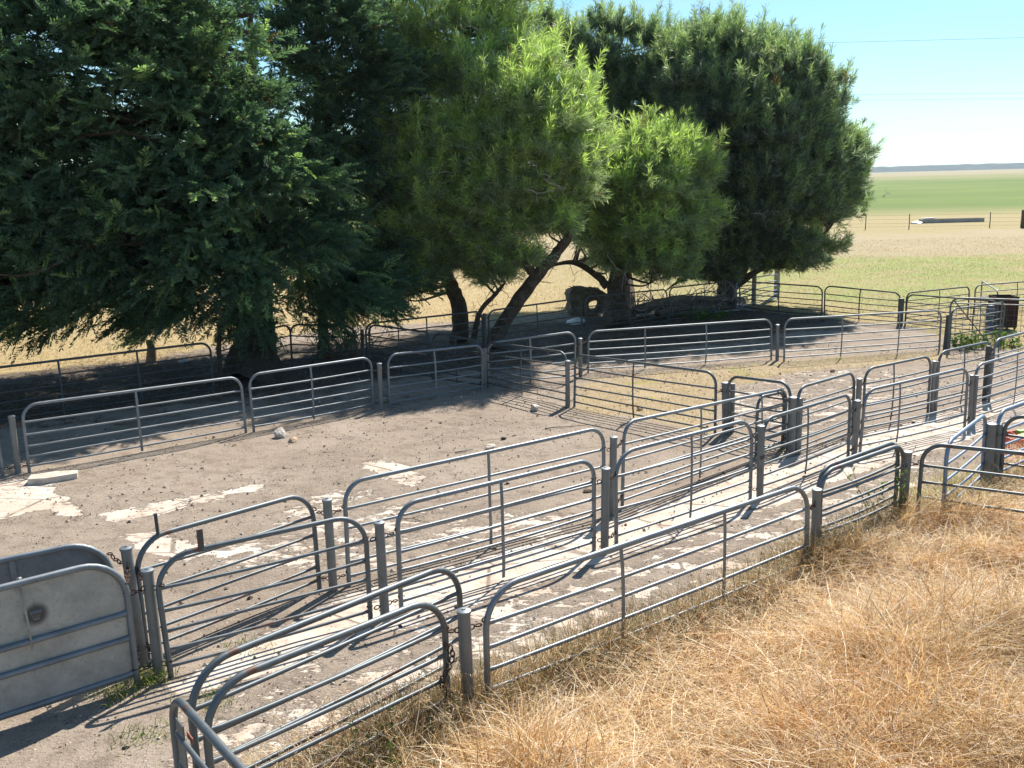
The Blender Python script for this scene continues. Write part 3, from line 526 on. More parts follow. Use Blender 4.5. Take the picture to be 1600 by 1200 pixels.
for k in ('G1', 'G2'):
    v = DATA['pan'][k]; ENDS.append((v[2], v[3], v[5]))

# ------------------------------------------------------------------ posts
POSTS = [
 ('p22', 'pale post at the far left end of the middle fence'), ('p595', 'short pale post between the two half shaded panels of the middle fence'),
 ('p757', 'rust stained hinge post where the sloping cross panel starts'), ('p887', 'post at the corner of the cross fence with a bold shadow on the dirt'),
 ('p906', 'short post in shade just left of the very long low panel'), ('p1214', 'chained post between the two longest panels of the middle fence'),
 ('p1480', 'dark thick post beside the green weeds'), ('p1133', 'wide post at the right end of the cross fence'),
 ('p1240', 'wide double post where the pen panels meet the race'), ('pA', 'tall leaning post behind the sheeted gates'),
 ('p512', 'capped post beside the upright pin on the back race, above a wedge of shadow'), ('p957', 'capped back race post right of the long middle panel'),
 ('p1342', 'flat capped back race post beside the pen of bare soil'), ('p1458', 'doubled flat capped back race post'),
 ('p1541', 'dark back race post in front of the mesh gate'), ('pB', 'capped post hung with wire at the end of the holed sheet gate'),
 ('p597', 'capped post of the front race left of the centre panel'), ('p945', 'capped front race post at the centre of the picture'),
 ('p1188', 'front race post with a dark band below its cap'), ('p1335', 'front race post standing on the edge of the bright concrete'),
 ('p1517', 'thin paired post of the front race'), ('p727', 'near capped post standing in golden grass by the rusty chain'),
 ('p1275', 'near post with a round cap, wrapped in dry grass'), ('p1410', 'near post at the open gap beside the climbing weed'),
 ('p1548', 'wide post beside the bluish panel'), ('p566', 'post in deep shade left of the curved pine trunk'),
 ('pK757', 'post in shade in front of the forked leaning pine'), ('p1148', 'post at the back right corner under the biggest pine'),
 ('p1409', 'square steel post against the paddock'),
]
PG = 'steel posts of the sheep yards'
for key, lab in POSTS:
    x, y, h_, ln = DATA['posts'][key]; z = g1(x, y)
    t = thing('fence_post', lab, 'fence post', (x, y, z), 0, PG)
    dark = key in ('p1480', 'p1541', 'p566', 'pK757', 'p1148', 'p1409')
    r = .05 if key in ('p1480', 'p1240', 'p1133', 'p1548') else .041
    if key in ('p1517', 'p1458'): r = .03
    b = MB()
    if key == 'p1409': b.box((-.06, -.06, -.05), (.06, .06, h_))
    else: b.tube([(0, 0, -.05), (ln*.5, 0, h_*.5), (ln, 0, h_)], r, 12)
    if key in ('p1240', 'p1133', 'p1548'): b.tube([(.1, .03, -.05), (.1, .03, h_-.02)], r*.8, 12)
    if key in ('p1517', 'p1458'): b.tube([(.075, .04, -.05), (.075, .04, h_-.01)], r, 10)
    b.build('pole', M_PIPE3 if dark else M_POST, t, key != 'p1409')
    if not dark:
        b = MB(); b.tube([(ln, 0, h_-.012), (ln, 0, h_+.006), (ln, 0, h_+.014)], [r+.006, r+.006, r*.6], 12); b.tube([(ln, 0, h_+.013), (ln, 0, h_+.02)], .014, 8)
        b.build('cap', M_PIPE, t)
    if key == 'p1188':
        b = MB(); b.tube([(0, 0, h_*.55), (0, 0, h_*.6)], r+.004, 12); b.build('band', M_PIPE3, t)
    near = sorted(ENDS, key=lambda e: math.hypot(e[0]-x, e[1]-y))[:3]
    for ex, ey, eh in near:
        d = math.hypot(ex-x, ey-y)
        if d > .55 or d < .08: continue
        for q in (h_*.88, h_*.16):
            b = MB(); u = np.array([(ex-x)/d, (ey-y)/d, 0]); w = np.array([-u[1], u[0], 0]); nl = max(2, int(d/.045)); zc0 = q
            for k in range(nl+1):
                s = k/nl; b.torus(u*d*s+np.array([ln*(1-s), 0, zc0-.03*math.sin(s*math.pi)]), .018, .0055, u, (0, 0, 1) if k % 2 else w, 8, 5, 1.35)
            b.build('chain', M_CHAIN, t)

# ------------------------------------------------------------------ foliage
def nrm(a): return a/(np.linalg.norm(a, axis=-1, keepdims=True)+1e-9)
def crown_pts(D0, poly, thick, nb, br, seed, gap=0., gs=.8, tilt=(0, 0), sep=.62, vz=.8):
    """blob centres spread through a rounded volume whose front outline is poly (x, z)"""
    r = np.random.default_rng(seed); P = np.array(poly); lo, hi = P.min(0), P.max(0); out = []
    tries = 0
    while len(out) < nb and tries < 9000:
        tries += 1; x, z = r.uniform(lo, hi)
        d = float(in_poly(np.array([x]), np.array([z]), P)[0])
        if d < br*(.25+.5*r.uniform()): continue
        tmax = thick*math.sqrt(min(1, d/(thick*.8))); s = r.choice([-1, 1], p=[.68, .32])*r.uniform(0, 1)**.6
        y = D0+s*tmax+(x-tilt[0])*tilt[1]
        if gap and float(vnoise(np.array([x*gs+y*.25*gs]), np.array([z*gs*1.25]), seed)[0])*.65+float(vnoise(np.array([x*gs*2.3+y*gs*.3]), np.array([z*gs*2.6]), seed+3)[0])*.35 < gap+.10*(s > 0): continue
        sc_ = y/D0  # keep the silhouette when nearer or farther
        c_ = np.array([x*sc_, y, CAM_H+(z-CAM_H)*sc_])
        if any(np.linalg.norm((c_-o[:3])/np.array([1, 1.2, vz])) < br*sep for o in out): continue
        out.append(np.array([*c_, br*r.uniform(.55, 1.25), tmax]))
    print('blobs', seed, len(out)); return np.array(out)
def tri_fans(base, dirs, length, width, r):
    """thin triangles: one per needle"""
    side = nrm(np.cross(dirs, r.normal(size=dirs.shape)))*width[:, None]*.5
    mid = base+dirs*length[:, None]*.55
    V = np.stack([base, mid+side, base+dirs*length[:, None], mid-side], 1).reshape(-1, 3)
    k = np.arange(len(base))*4
    F = np.concatenate([np.stack([k, k+1, k+2], 1), np.stack([k, k+2, k+3], 1)])
    return V, F
def pine_crown(blobs, ctr, ntuft, needles, L, W, cols, seed, upb=.45):
    r = np.random.default_rng(seed); Vs = []; Fs = []; Cs = []; off = 0
    for b in blobs:
        nt = max(4, int(ntuft*(b[3]**2)/.36*r.uniform(.75, 1.25)))
        d = nrm(r.normal(size=(nt, 3))); d[:, 2] = np.where(d[:, 2] < -.35, -d[:, 2], d[:, 2]); d = nrm(d)
        rad = b[3]*r.uniform(.45, 1.15, nt)[:, None]*np.array([1.1, 1.1, .46])
        tp = b[:3]+d*rad
        fl = r.uniform(0, 1, nt) < .09; tp[fl] += d[fl]*b[3]*r.uniform(.2, .6, (fl.sum(), 1))
        ns = int(nt*.2); nt0 = nt   # upright young shoots standing out of the pad
        sh = r.integers(0, nt, ns); d = np.concatenate([d]+[d[sh]*.3]*3); hgt = r.uniform(.08, .40, (ns, 1))
        tp = np.concatenate([tp]+[tp[sh]+np.array([[0, 0, 1.]])*hgt*k_+nrm(d[sh])*hgt*k_*.35 for k_ in (.5, 1, 1.5)]); nt = len(tp)
        ax = nrm(d*.8+nrm(b[:3]-ctr)*.5+np.array([0, 0, upb])+r.normal(size=(nt, 3))*.25)
        nn = needles; base = np.repeat(tp, nn, 0)+np.repeat(ax, nn, 0)*r.uniform(-.16, .06, (nt*nn, 1))
        dr = nrm(np.repeat(ax, nn, 0)*1.0+r.normal(size=(nt*nn, 3))*.62)
        V, F = tri_fans(base, dr, L*r.uniform(.6, 1.1, nt*nn), W*r.uniform(.7, 1.3, nt*nn), r)
        k = r.uniform(0, 1, nt)*.75+r.uniform(0, .35)
        col = np.array(cols[0])[None]*(1-np.clip(k, 0, 1))[:, None]+np.array(cols[1])[None]*np.clip(k, 0, 1)[:, None]
        gry = r.uniform(0, 1, nt) < .16; col[gry] = col[gry]*.55+np.array([.22, .25, .19])*.8  # grey-green tufts: whitish needle sheen put into the colour
        tipc = (r.uniform(0, 1, nt) < .10) | (np.arange(nt) >= nt0); col[tipc] = np.array(cols[2])*r.uniform(.75, 1.15, (tipc.sum(), 1))
        brn = r.uniform(0, 1, nt) < .02; col[brn] = (.15, .11, .06)
        c5 = np.repeat(col, nn, 0)*r.uniform(.6, 1.45, (nt*nn, 1)); pl = r.uniform(0, 1, nt*nn) < .08; c5[pl] = np.array([.42, .46, .36]); c5 = c5.repeat(4, 0)  # scattered pale grey needles paint in more of the sheen
        Vs.append(V); Fs.append(F+off); Cs.append(c5); off += len(V)
    return np.concatenate(Vs), np.concatenate(Fs), np.concatenate(Cs)
def cyp_crown(blobs, ctr, nspray, cols, seed, L0=.5, leaf=22):
    """flat feathery sprays"""
    r = np.random.default_rng(seed); Vs = []; Fs = []; Cs = []; off = 0
    for b in blobs:
        nt = max(4, int(nspray*(b[3]**2)/.36*r.uniform(.75, 1.25)))
        out = nrm((b[:3]-ctr)*np.array([1, 1, .25]))
        d = nrm(r.normal(size=(nt, 3))+out*.7); rad = b[3]*r.uniform(.15, 1.05, nt)[:, None]*np.array([.85, .85, .36]); q_ = r.uniform(-.6, 1.15, nt)[:, None]*b[3]
        tp = b[:3]+d*rad*(1.15-.45*np.abs(q_)/b[3])+out*q_-np.array([0, 0, 1.])*np.maximum(0, q_)**2*.3; ax = nrm(d*.7+out*.8+np.array([0, 0, .12])+r.normal(size=(nt, 3))*.28)
        sd_ = nrm(np.cross(ax, np.array([0, 0, 1.])+r.normal(size=(nt, 3))*.5)); L = L0*r.uniform(.6, 1.25, nt)
        s = np.tile(np.linspace(.06, 1, leaf), nt); sg = np.tile(np.where(np.arange(leaf) % 2, 1., -1.), nt)
        AX = ax.repeat(leaf, 0); SD = sd_.repeat(leaf, 0); LL = L.repeat(leaf)
        droop = np.zeros((nt*leaf, 3)); droop[:, 2] = -(s**2)*LL*.16
        base = tp.repeat(leaf, 0)+AX*(s*LL)[:, None]+droop
        dr = nrm(AX*.95+SD*sg[:, None]*(.9)+r.normal(size=(nt*leaf, 3))*.28)
        ll = LL*(.36*(1-s*.7))*r.uniform(.7, 1.2, nt*leaf)
        V, F = tri_fans(base, dr, ll, np.full(nt*leaf, .024)*r.uniform(.7, 1.4, nt*leaf), r)
        k = r.uniform(0, 1, nt)*.8+r.uniform(0, .3)
        col = np.array(cols[0])[None]*(1-np.clip(k, 0, 1))[:, None]+np.array(cols[1])[None]*np.clip(k, 0, 1)[:, None]
        tipc = r.uniform(0, 1, nt) < .10; col[tipc] = np.array(cols[2])
        brn = r.uniform(0, 1, nt) < .012; col[brn] = (.10, .07, .04)
        c5 = col.repeat(leaf*4, 0)*r.uniform(.85, 1.15, (nt*leaf, 1)).repeat(4, 0)
        Vs.append(V); Fs.append(F+off); Cs.append(c5); off += len(V)
    return np.concatenate(Vs), np.concatenate(Fs), np.concatenate(Cs)
def smooth_path(P, k=6):
    P = np.array(P, float); out = []
    for i in range(len(P)-1):
        p0, p1, p2, p3 = P[max(i-1, 0)], P[i], P[i+1], P[min(i+2, len(P)-1)]
        for j in range(k):
            t = j/k; out.append(.5*((2*p1)+(-p0+p2)*t+(2*p0-5*p1+4*p2-p3)*t*t+(-p0+3*p1-3*p2+p3)*t**3))
    out.append(P[-1]); return np.array(out)
def limbs(mb, paths, r, rough=.06):
    allp = []
    for P in paths:
        Q = smooth_path(P); k = len(Q); Q[:, :3] += r.normal(size=(k, 3))*Q[:, 3:4]*rough
        mb.tube(Q[:, :3], Q[:, 3]*(1+r.uniform(-.06, .06, k)), 12 if P[0][3] > .15 else 8); allp.append(Q)
    return np.concatenate(allp)
def branches(mb, trunkp, blobs, r, r0=.035, frac=1., droop=0):
    for b in blobs:
        if r.uniform() > frac: continue
        if frac < .6 and b[2] < 2.2: continue
        c_ = b[:3]; d = np.linalg.norm(trunkp[:, :3]-c_, axis=1)+(10*(trunkp[:, 2] < 2.4) if frac < .6 else 0)+np.maximum(0, trunkp[:, 2]-c_[2])*1.5
        q = trunkp[np.argmin(d)]; a = q[:3]; L = np.linalg.norm(c_-a); mid = (a+c_)/2+r.normal(size=3)*L*.08; mid[2] += -.06*L-droop*.1
        m2 = a*.25+c_*.75+r.normal(size=3)*L*.06
        P = smooth_path([[*a, min(q[3]*.6, r0*(1+L*.25))], [*mid, r0*.8], [*m2, r0*.5], [*c_, r0*.22]], 4)
        mb.tube(P[:, :3], P[:, 3], 6, False)
        for k in range(5):   # side twigs
            s = P[r.integers(4, len(P))]; e = s[:3]+nrm(r.normal(size=3)+nrm(c_-a)*.6)*b[3]*r.uniform(.5, 1.)
            mm = (s[:3]+e)/2+r.normal(size=3)*.07; mb.tube([s[:3], mm, e], [s[3]*.7, s[3]*.45, .004], 5, False)
def dead_twigs(mb, pts, r, n_, L=.6, rad=.010, down=.5):
    for _ in range(n_):
        q = pts[r.integers(0, len(pts))]; p_ = q[:3].copy(); d = nrm(r.normal(size=3)*np.array([1, 1, .6])+np.array([0, 0, -down])); P = [p_.copy()]
        for k in range(6): d = nrm(d+r.normal(size=3)*.35+np.array([0, 0, .10])); p_ = p_+d*L/6*r.uniform(.6, 1.3); P.append(p_.copy())
        mb.tube(P, np.linspace(rad, .003, 7), 5, False)
        for k in range(2):
            s = P[r.integers(2, 6)]; e = s+nrm(r.normal(size=3))*L*.35; mb.tube([s, (s+e)/2+r.normal(size=3)*.03, e], [rad*.5, rad*.4, .002], 4, False)
TR = DATA['lim']
def tree(name, label, cat, key, crowns, kind, barkm, seed, group, r0=.035, twigs=0, twigpts=None):
    r = np.random.default_rng(seed); base = TR[key][0][0]
    t = thing(name, label, cat, (base[0], base[1], base[2]), 0, group)
    off = np.array(base[:3]); mb = MB(); tp = limbs(mb, TR[key], r)
    V = []; F = []; Cc = []; o = 0
    for (v, f, c_), bl in crowns:
        V.append(v); F.append(f+o); Cc.append(c_); o += len(v); branches(mb, tp, bl, r, r0, .5 if kind == 'c' else .9)
    if twigs: 
        lowp = np.concatenate([bl[bl[:, 2] < np.percentile(bl[:, 2], 35)] for _, bl in crowns])
        dead_twigs(mb, np.concatenate([lowp[:, :3], tp[len(tp)//4:, :3]]), r, twigs)
    mb.v = [v-off for v in mb.v]; mb.build('trunk', barkm, t)
    if kind == 'p':
        db = MB(); fr_ = np.concatenate([bl for _, bl in crowns]); fr_ = fr_[fr_[:, 1] < np.median(fr_[:, 1])][:, :4].copy(); fr_[:, 1] -= fr_[:, 3]*.7
        for _ in range(20): db = MB(); dead_twigs(db, fr_, r, 1, .9, .014, .6); db.v = [v-off for v in db.v]; db.build('dead_branch', M_GREYWOOD, t)
    me = np_mesh('crown', np.concatenate(V)-off, np.concatenate(F), False, np.concatenate(Cc)); new_obj('crown', me, t, M_CYP if kind == 'c' else M_PINE)
    return t
TPG = 'row of trees behind the yards'
TPY = DATA['tp']
CYC = [(.060, .115, .082), (.150, .232, .145), (.30, .42, .19)]
PNC = [(.16, .205, .125), (.32, .39, .215), (.44, .55, .18)]
PND = [(.070, .105, .090), (.145, .190, .160), (.25, .33, .16)]
def blobs(k, thick, nb, br, seed, gap=0., gs=.8, tilt=(0, 0), sep=.62, vz=.8): return crown_pts(TPY[k][0], TPY[k][1], thick, nb, br, seed, gap, gs, tilt, sep, vz)
b1 = blobs('cy1', 2.3, 420, .66, 1, .27, 1.2, (-5.5, .5)); c1 = np.array([-5.6, 20.6, 3.5]); b1 = np.concatenate([b1, [[-5.5+.9*math.sin(k_*2.1), 18.9+.4*math.cos(k_*1.7), 3.6+k_*.26, .55, 2.] for k_ in range(16)]])
tree('cypress_tree', 'huge dark cypress at the left with drooping feathery branches and a very thick trunk', 'tree', 'cy1', [(cyp_crown(b1, c1, 58, CYC, 11, .5, 42), b1)], 'c', M_BARK, 21, TPG, .04, 60)
b2 = blobs('cy2', 1.5, 170, .56, 2, .28, 1.1, (-4.4, .3)); c2 = np.array([-4.5, 23.2, 4])
tree('cypress_tree', 'second cypress with a thin trunk, behind and right of the huge one', 'tree', 'cy2', [(cyp_crown(b2, c2, 52, [(.055, .10, .075), (.12, .19, .125), (.20, .29, .14)], 12, .5, 40), b2)], 'c', M_BARK, 22, TPG, .03, 30)
b3 = blobs('p3t', 1.2, 80, .48, 3, .47, 1.9, sep=.85, vz=.7); b3b = blobs('p3l', 1.3, 80, .46, 4, .37, 1.9, sep=.9, vz=.75)
tree('pine_tree', 'pine with a curved trunk and see-through top, right of the cypresses', 'tree', 'p3', [(pine_crown(b3, np.array([-1.4, 24.5, 5]), 80, 17, .22, .014, PNC, 13), b3), (pine_crown(b3b, np.array([-2.2, 23.8, 3.6]), 92, 22, .25, .0145, PNC, 14), b3b)], 'p', M_BARK2, 23, TPG, .03, 70)
b4 = blobs('p3b', 1.8, 130, .5, 5, .43, 1.9, sep=.9, vz=.75)
tree('pine_tree', 'bright green pine with a trunk leaning to the right over the back fence', 'tree', 'p3b', [(pine_crown(b4, np.array([.6, 23.8, 4.4]), 92, 22, .25, .0145, PNC, 15), b4)], 'p', M_BARK2, 24, TPG, .03, 60)
b5 = blobs('p4', 1.8, 120, .52, 6, .37, 1.8, sep=.9, vz=.75)
tree('pine_tree', 'bright green pine on a thick straight trunk beside the hollow log', 'tree', 'p4', [(pine_crown(b5, np.array([3.4, 27.6, 3.8]), 92, 22, .27, .016, PNC, 16), b5)], 'p', M_BARK2, 25, TPG, .035, 50)
b6 = blobs('p6', 1.7, 120, .5, 7, .38, 1.5)
tree('pine_tree', 'dark pine with a spiky top showing behind the bright green pines', 'tree', 'p6', [(pine_crown(b6, np.array([3.2, 32.5, 6]), 84, 24, .26, .017, PND, 17, .9), b6)], 'p', M_BARK2, 26, TPG, .035, 10)
b7 = blobs('p5', 3.0, 360, .62, 8, .36, 1.6, sep=.78, vz=.75)
tree('pine_tree', 'biggest round dark pine at the right end of the row', 'tree', 'p5', [(pine_crown(b7, np.array([7.2, 31.8, 3.6]), 84, 24, .26, .017, PND, 18, .8), b7)], 'p', M_BARK2, 27, TPG, .045, 60)

# ------------------------------------------------------------------ grass
def blades(px, py, pz, head, length, width, lean, cols, r, segs=3, droop=.5):
    n_ = len(px); s = np.linspace(0, 1, segs+1); P = np.zeros((n_, segs+1, 3)); P[:, 0] = np.stack([px, py, pz], 1)
    el = lean.copy()
    for k in range(segs):
        d = np.stack([np.cos(head)*np.cos(el), np.sin(head)*np.cos(el), np.sin(el)], 1)
        P[:, k+1] = P[:, k]+d*(length/segs)[:, None]; el = el-droop*r.uniform(.3, 1.2, n_); head = head+r.normal(size=n_)*.18
    sd_ = np.stack([-np.sin(head), np.cos(head), r.normal(size=n_)*.4], 1); sd_ = nrm(sd_)*width[:, None]*.5
    V = np.zeros((n_, segs*2+1, 3))
    for k in range(segs): w_ = 1-.55*s[k]; V[:, 2*k] = P[:, k]-sd_*w_; V[:, 2*k+1] = P[:, k]+sd_*w_
    V[:, -1] = P[:, -1]; m_ = segs*2+1; b0 = np.arange(n_)*m_; F = []
    for k in range(segs-1):
        a = b0+2*k; F += [np.stack([a, a+1, a+3], 1), np.stack([a, a+3, a+2], 1)]
    a = b0+2*(segs-1); F.append(np.stack([a, a+1, a+2], 1))
    return V.reshape(-1, 3), np.concatenate(F), np.repeat(cols, m_, 0)
def pick(cols, w, n_, r, jit=.15):
    c_ = np.array(cols)[r.choice(len(cols), n_, p=np.array(w)/sum(w))]; return c_*r.uniform(1-jit, 1+jit, (n_, 1))
r = np.random.default_rng(99)
# golden tangle in the foreground
NB = 130000
x = r.uniform(-2.2, 9.5, NB*3); y = r.uniform(3.6, 12.6, NB*3)
w = zone(x, y, 'fg', .18); vis = (np.abs(x) < .60*y+.7); keep = (r.uniform(0, 1, len(x)) < w*np.clip(1.25-(y-4)*.09, .35, 1)) & vis
x, y = x[keep][:NB], y[keep][:NB]; nb = len(x); print('grass', nb)
mz = gz(x, y)+mound(x, y, zone(x, y, 'fg', .22))
cl = fbm(x*1.1, y*1.1, 3, 40); cl2 = fbm(x*2.7+9, y*2.7, 3, 44)
head = fbm(x*.8, y*.8, 2, 50)*10+r.normal(size=nb)*1.9
tall = sst(.46, .62, cl)
ln_ = r.uniform(.14, .38, nb)*(1+.6*tall); lean = np.clip(r.normal(.15, .3, nb)+.5*tall, -.1, 1.4)
base = pick([(.76, .60, .31), (.86, .76, .52), (.55, .37, .16), (.28, .18, .085), (.92, .88, .78)], [34, 26, 20, 12, 11], nb, r)
patch = sst(.44, .56, cl2)[:, None]; pat2 = sst(.5, .62, fbm(x*1.6+4, y*1.6+7, 3, 47))[:, None]; base = base*(1-patch*.4*np.array([.3, .7, 1.25]))*(1-pat2*.3)
V1, F1, C1 = blades(x, y, mz+r.uniform(-.02, .10, nb), head, ln_, r.uniform(.0026, .0075, nb), lean, base, r, 4, .3)
NS = 15000; k = r.choice(nb, NS, replace=False)
Vs_, Fs_, Cs_ = blades(x[k], y[k], mz[k]+r.uniform(.03, .14, NS), r.uniform(0, 6.28, NS), r.uniform(.25, .6, NS), r.uniform(.003, .007, NS), r.normal(.2, .3, NS), pick([(.90, .80, .58), (.80, .64, .36), (.46, .28, .12)], [4, 4, 1], NS, r), r, 4, .12)
F1 = np.concatenate([F1, Fs_+len(V1)]); V1 = np.concatenate([V1, Vs_]); C1 = np.concatenate([C1, Cs_])
# feathery seed heads standing above it
k = r.choice(nb, 5200, replace=False); hx_, hy_ = x[k], y[k]
V2, F2, C2 = blades(hx_, hy_, mz[k]+.05, r.uniform(0, 6.28, 5200), r.uniform(.25, .48, 5200), r.uniform(.002, .0035, 5200), r.uniform(.7, 1.4, 5200), pick([(.74, .60, .38), (.60, .42, .22), (.36, .20, .12)], [5, 3, 1], 5200, r), r, 4, .3)
tips = V2.reshape(5200, 9, 3)[:, -1]; q = tips.repeat(7, 0)+r.normal(size=(5200*7, 3))*.008
V3, F3 = tri_fans(q, nrm(r.normal(size=q.shape)+np.array([0, 0, -.5])), r.uniform(.02, .045, len(q)), np.full(len(q), .004), r); C3 = pick([(.74, .62, .42), (.55, .38, .22)], [2, 1], 5200, r).repeat(7, 0).repeat(4, 0)
o1 = len(V1); o2 = o1+len(V2)
new_obj('dry_grass', np_mesh('dry_grass', np.concatenate([V1, V2, V3]), np.concatenate([F1, F2+o1, F3+o2]), False, np.concatenate([C1, C2, C3])), None, M_GRASS)
tag(bpy.data.objects['dry_grass'], 'tangle of golden brown dry grass covering the near bank', 'grass', kind='stuff')
# upright grass and green weeds along the near fence line
def fringe(name, label, pts, n_, spread, hmin, hmax, cols, w, seed, width=.005, up=(.9, .35)):
    r = np.random.default_rng(seed); pts = np.array(pts, float)
    seg = r.integers(0, len(pts)-1, n_) if len(pts) > 1 else np.zeros(n_, int); t = r.uniform(0, 1, n_)
    P = pts[seg]*(1-t[:, None])+pts[np.minimum(seg+1, len(pts)-1)]*t[:, None] if len(pts) > 1 else pts[seg]
    cx = P[:, 0]+r.normal(size=n_)*spread; cy = P[:, 1]+r.normal(size=n_)*spread; cl = vnoise(cx*2.2, cy*2.2, seed)
    kp = r.uniform(0, 1, n_) < .25+cl*1.1; cx, cy = cx[kp], cy[kp]; m_ = len(cx)
    V, F, Cc = blades(cx, cy, gz(cx, cy)+mound(cx, cy, zone(cx, cy, 'fg', .22))-.01, r.uniform(0, 6.28, m_), r.uniform(hmin, hmax, m_), r.uniform(.5, 1.2, m_)*width, np.clip(r.normal(up[0], up[1], m_), .1, 1.5), pick(cols, w, m_, r), r, 3, .28)
    o = new_obj(name, np_mesh(name, V, F, False, Cc), None, M_GRASS); tag(o, label, 'grass', kind='stuff'); return o
fence_line = [(-.9, 4.9), (-.35, 5.7), (.9, 6.6), (2.6, 8.0), (2.85, 8.3), (3.95, 9.3)]
fringe('fence_grass', 'dry and greenish grass grown up through the near fence', fence_line, 24000, .15, .12, .52, [(.46, .33, .15), (.28, .18, .09), (.12, .17, .05), (.62, .49, .28), (.20, .12, .07)], [4, 4, 5, 3, 3], 301)
GR = [(.09, .15, .03), (.16, .22, .05), (.28, .30, .09)]
ms = DATA['misc']
def near_tuft(keys, name, label, n_, spread, h0, h1, cols, w, seed, width=.006):
    V_ = []
    r = np.random.default_rng(seed); cs = np.array([ms[k][:2] for k in keys]); c_ = cs[r.integers(0, len(cs), n_)]+r.normal(size=(n_, 2))*spread
    V, F, Cc = blades(c_[:, 0], c_[:, 1], gz(c_[:, 0], c_[:, 1]), r.uniform(0, 6.28, n_), r.uniform(h0, h1, n_), r.uniform(.6, 1.3, n_)*width, r.uniform(.4, 1.4, n_), pick(cols, w, n_, r), r, 3, .35)
    o = new_obj(name, np_mesh(name, V, F, False, Cc), None, M_WEED); tag(o, label, 'grass', kind='stuff')
near_tuft(['w5', 'w6', 'w5'], 'grass_tuft', 'green grass tuft at the foot of the holed sheet gate', 480, .075, .05, .17, GR+[(.4, .34, .16)], [3, 2, 2, 3], 41)
near_tuft(['w7', 'w8', 'w11', 'w14'], 'sparse_grass', 'sparse green sprouts on the bare dirt of the race', 700, .1, .02, .08, GR, [3, 3, 2], 42)
near_tuft(['w9', 'w10', 'w9'], 'grass_tuft', 'pale dry grass tuft around the posts behind the near right panel', 3200, .28, .12, .5, [(.6, .48, .27), (.45, .32, .16), (.2, .22, .07)], [4, 3, 1], 43)
# short dry grass in the pens
NB = 26000; x = r.uniform(.5, 10.5, NB*3); y = r.uniform(12.5, 22.5, NB*3); w = zone(x, y, 'sg', .3)
kp = r.uniform(0, 1, len(x)) < w*fbm(x*1.5, y*1.5, 2, 60)*1.3; x, y = x[kp][:NB], y[kp][:NB]; nb = len(x)
V, F, Cc = blades(x, y, gz(x, y), r.uniform(0, 6.28, nb), r.uniform(.02, .09, nb), np.full(nb, .006), r.uniform(.2, 1.3, nb), pick([(.56, .44, .22), (.66, .54, .32), (.26, .27, .08)], [5, 4, 1], nb, r), r, 2, .3)
new_obj('pen_grass', np_mesh('pen_grass', V, F, False, Cc), None, M_GRASS); tag(bpy.data.objects['pen_grass'], 'short yellow dry grass inside the pens', 'grass', kind='stuff')
# paddock grass beyond the yards
NB = 130000; y = 19+(62-19)*r.uniform(0, 1, NB*2)**1.25; x = r.uniform(-.62, .62, NB*2)*y; w = zone(x, y, 'field', .5); w = np.where(y > 40, 1, w)
cl = fbm(x*.35, y*.35, 3, 70); kp = r.uniform(0, 1, len(x)) < w*(.35+cl); x, y = x[kp][:NB], y[kp][:NB]; cl = cl[kp][:NB]; nb = len(x)
gm = (sst(2, 12, x)*sst(26, 32, y)*sst(58, 48, y)*sst(.42, .56, cl))[:, None]*.75
cc = pick([(.42, .35, .18), (.50, .42, .24), (.36, .285, .14)], [5, 4, 2], nb, r)*(1-gm)+pick([(.19, .24, .06), (.28, .31, .09)], [1, 1], nb, r)*gm
V, F, Cc = blades(x, y, gz(x, y), r.uniform(0, 6.28, nb), r.uniform(.03, .11, nb), .006+y*.00032, np.clip(r.normal(.55, .4, nb), .0, 1.4), cc, r, 2, .3)
new_obj('paddock_grass', np_mesh('paddock_grass', V, F, False, Cc), None, M_GRASS); tag(bpy.data.objects['paddock_grass'], 'patchy straw and green grass of the paddock beyond the yards', 'grass', kind='stuff')

# leafy weeds: stems with small leaves
def weed(label, x, y, rad, h_, n_, seed, cols=None, lw=.03):
    r = np.random.default_rng(seed); z = g1(x, y); t = thing('weed', label, 'weed', (x, y, z)); mb = MB(); bp = []; bd = []
    for k in range(n_):
        a = r.uniform(0, 6.28); q = r.uniform(0, 1)**.6*rad; P = [np.array([q*math.cos(a), q*math.sin(a), -.02])]; d = nrm(np.array([math.cos(a)*.25, math.sin(a)*.25, 1])+r.normal(size=3)*.15)
        H_ = h_*r.uniform(.55, 1.1)
        for j in range(5): d = nrm(d+r.normal(size=3)*.13); P.append(P[-1]+d*H_/5)
        mb.tube(P, np.linspace(.005, .002, 6), 5, False)
        for j in range(26): s = r.uniform(.1, 1); i = min(int(s*5), 4); p_ = P[i]+(P[i+1]-P[i])*(s*5-i); bp.append(p_); bd.append(nrm(r.normal(size=3)+np.array([0, 0, .35])))
    mb.build('stem', simple('weed_stem', (.1, .14, .04), (.2, .2, .08), 10, .8, bs=0), t)
    bp, bd = np.array(bp), np.array(bd); V, F = tri_fans(bp, bd, r.uniform(.6, 1.4, len(bp))*lw*2.2, r.uniform(.7, 1.3, len(bp))*lw, r)
    c_ = pick(cols or [(.07, .13, .035), (.12, .19, .05), (.20, .27, .07)], [4, 4, 2], len(bp), r).repeat(4, 0)
    new_obj('leaves', np_mesh('leaves', V, F, False, c_), t, M_WEED)
weed('green weed climbing through the doubled short panels', 3.78, 9.12, .10, .85, 9, 61, lw=.022)
weed('low green weed clump left of the mesh gate, nearest the dark post', ms['w2'][0], ms['w2'][1], .4, .4, 22, 62, lw=.04)
weed('middle green weed clump under the diagonal brace', ms['w3'][0], ms['w3'][1], .5, .38, 22, 63, lw=.04)
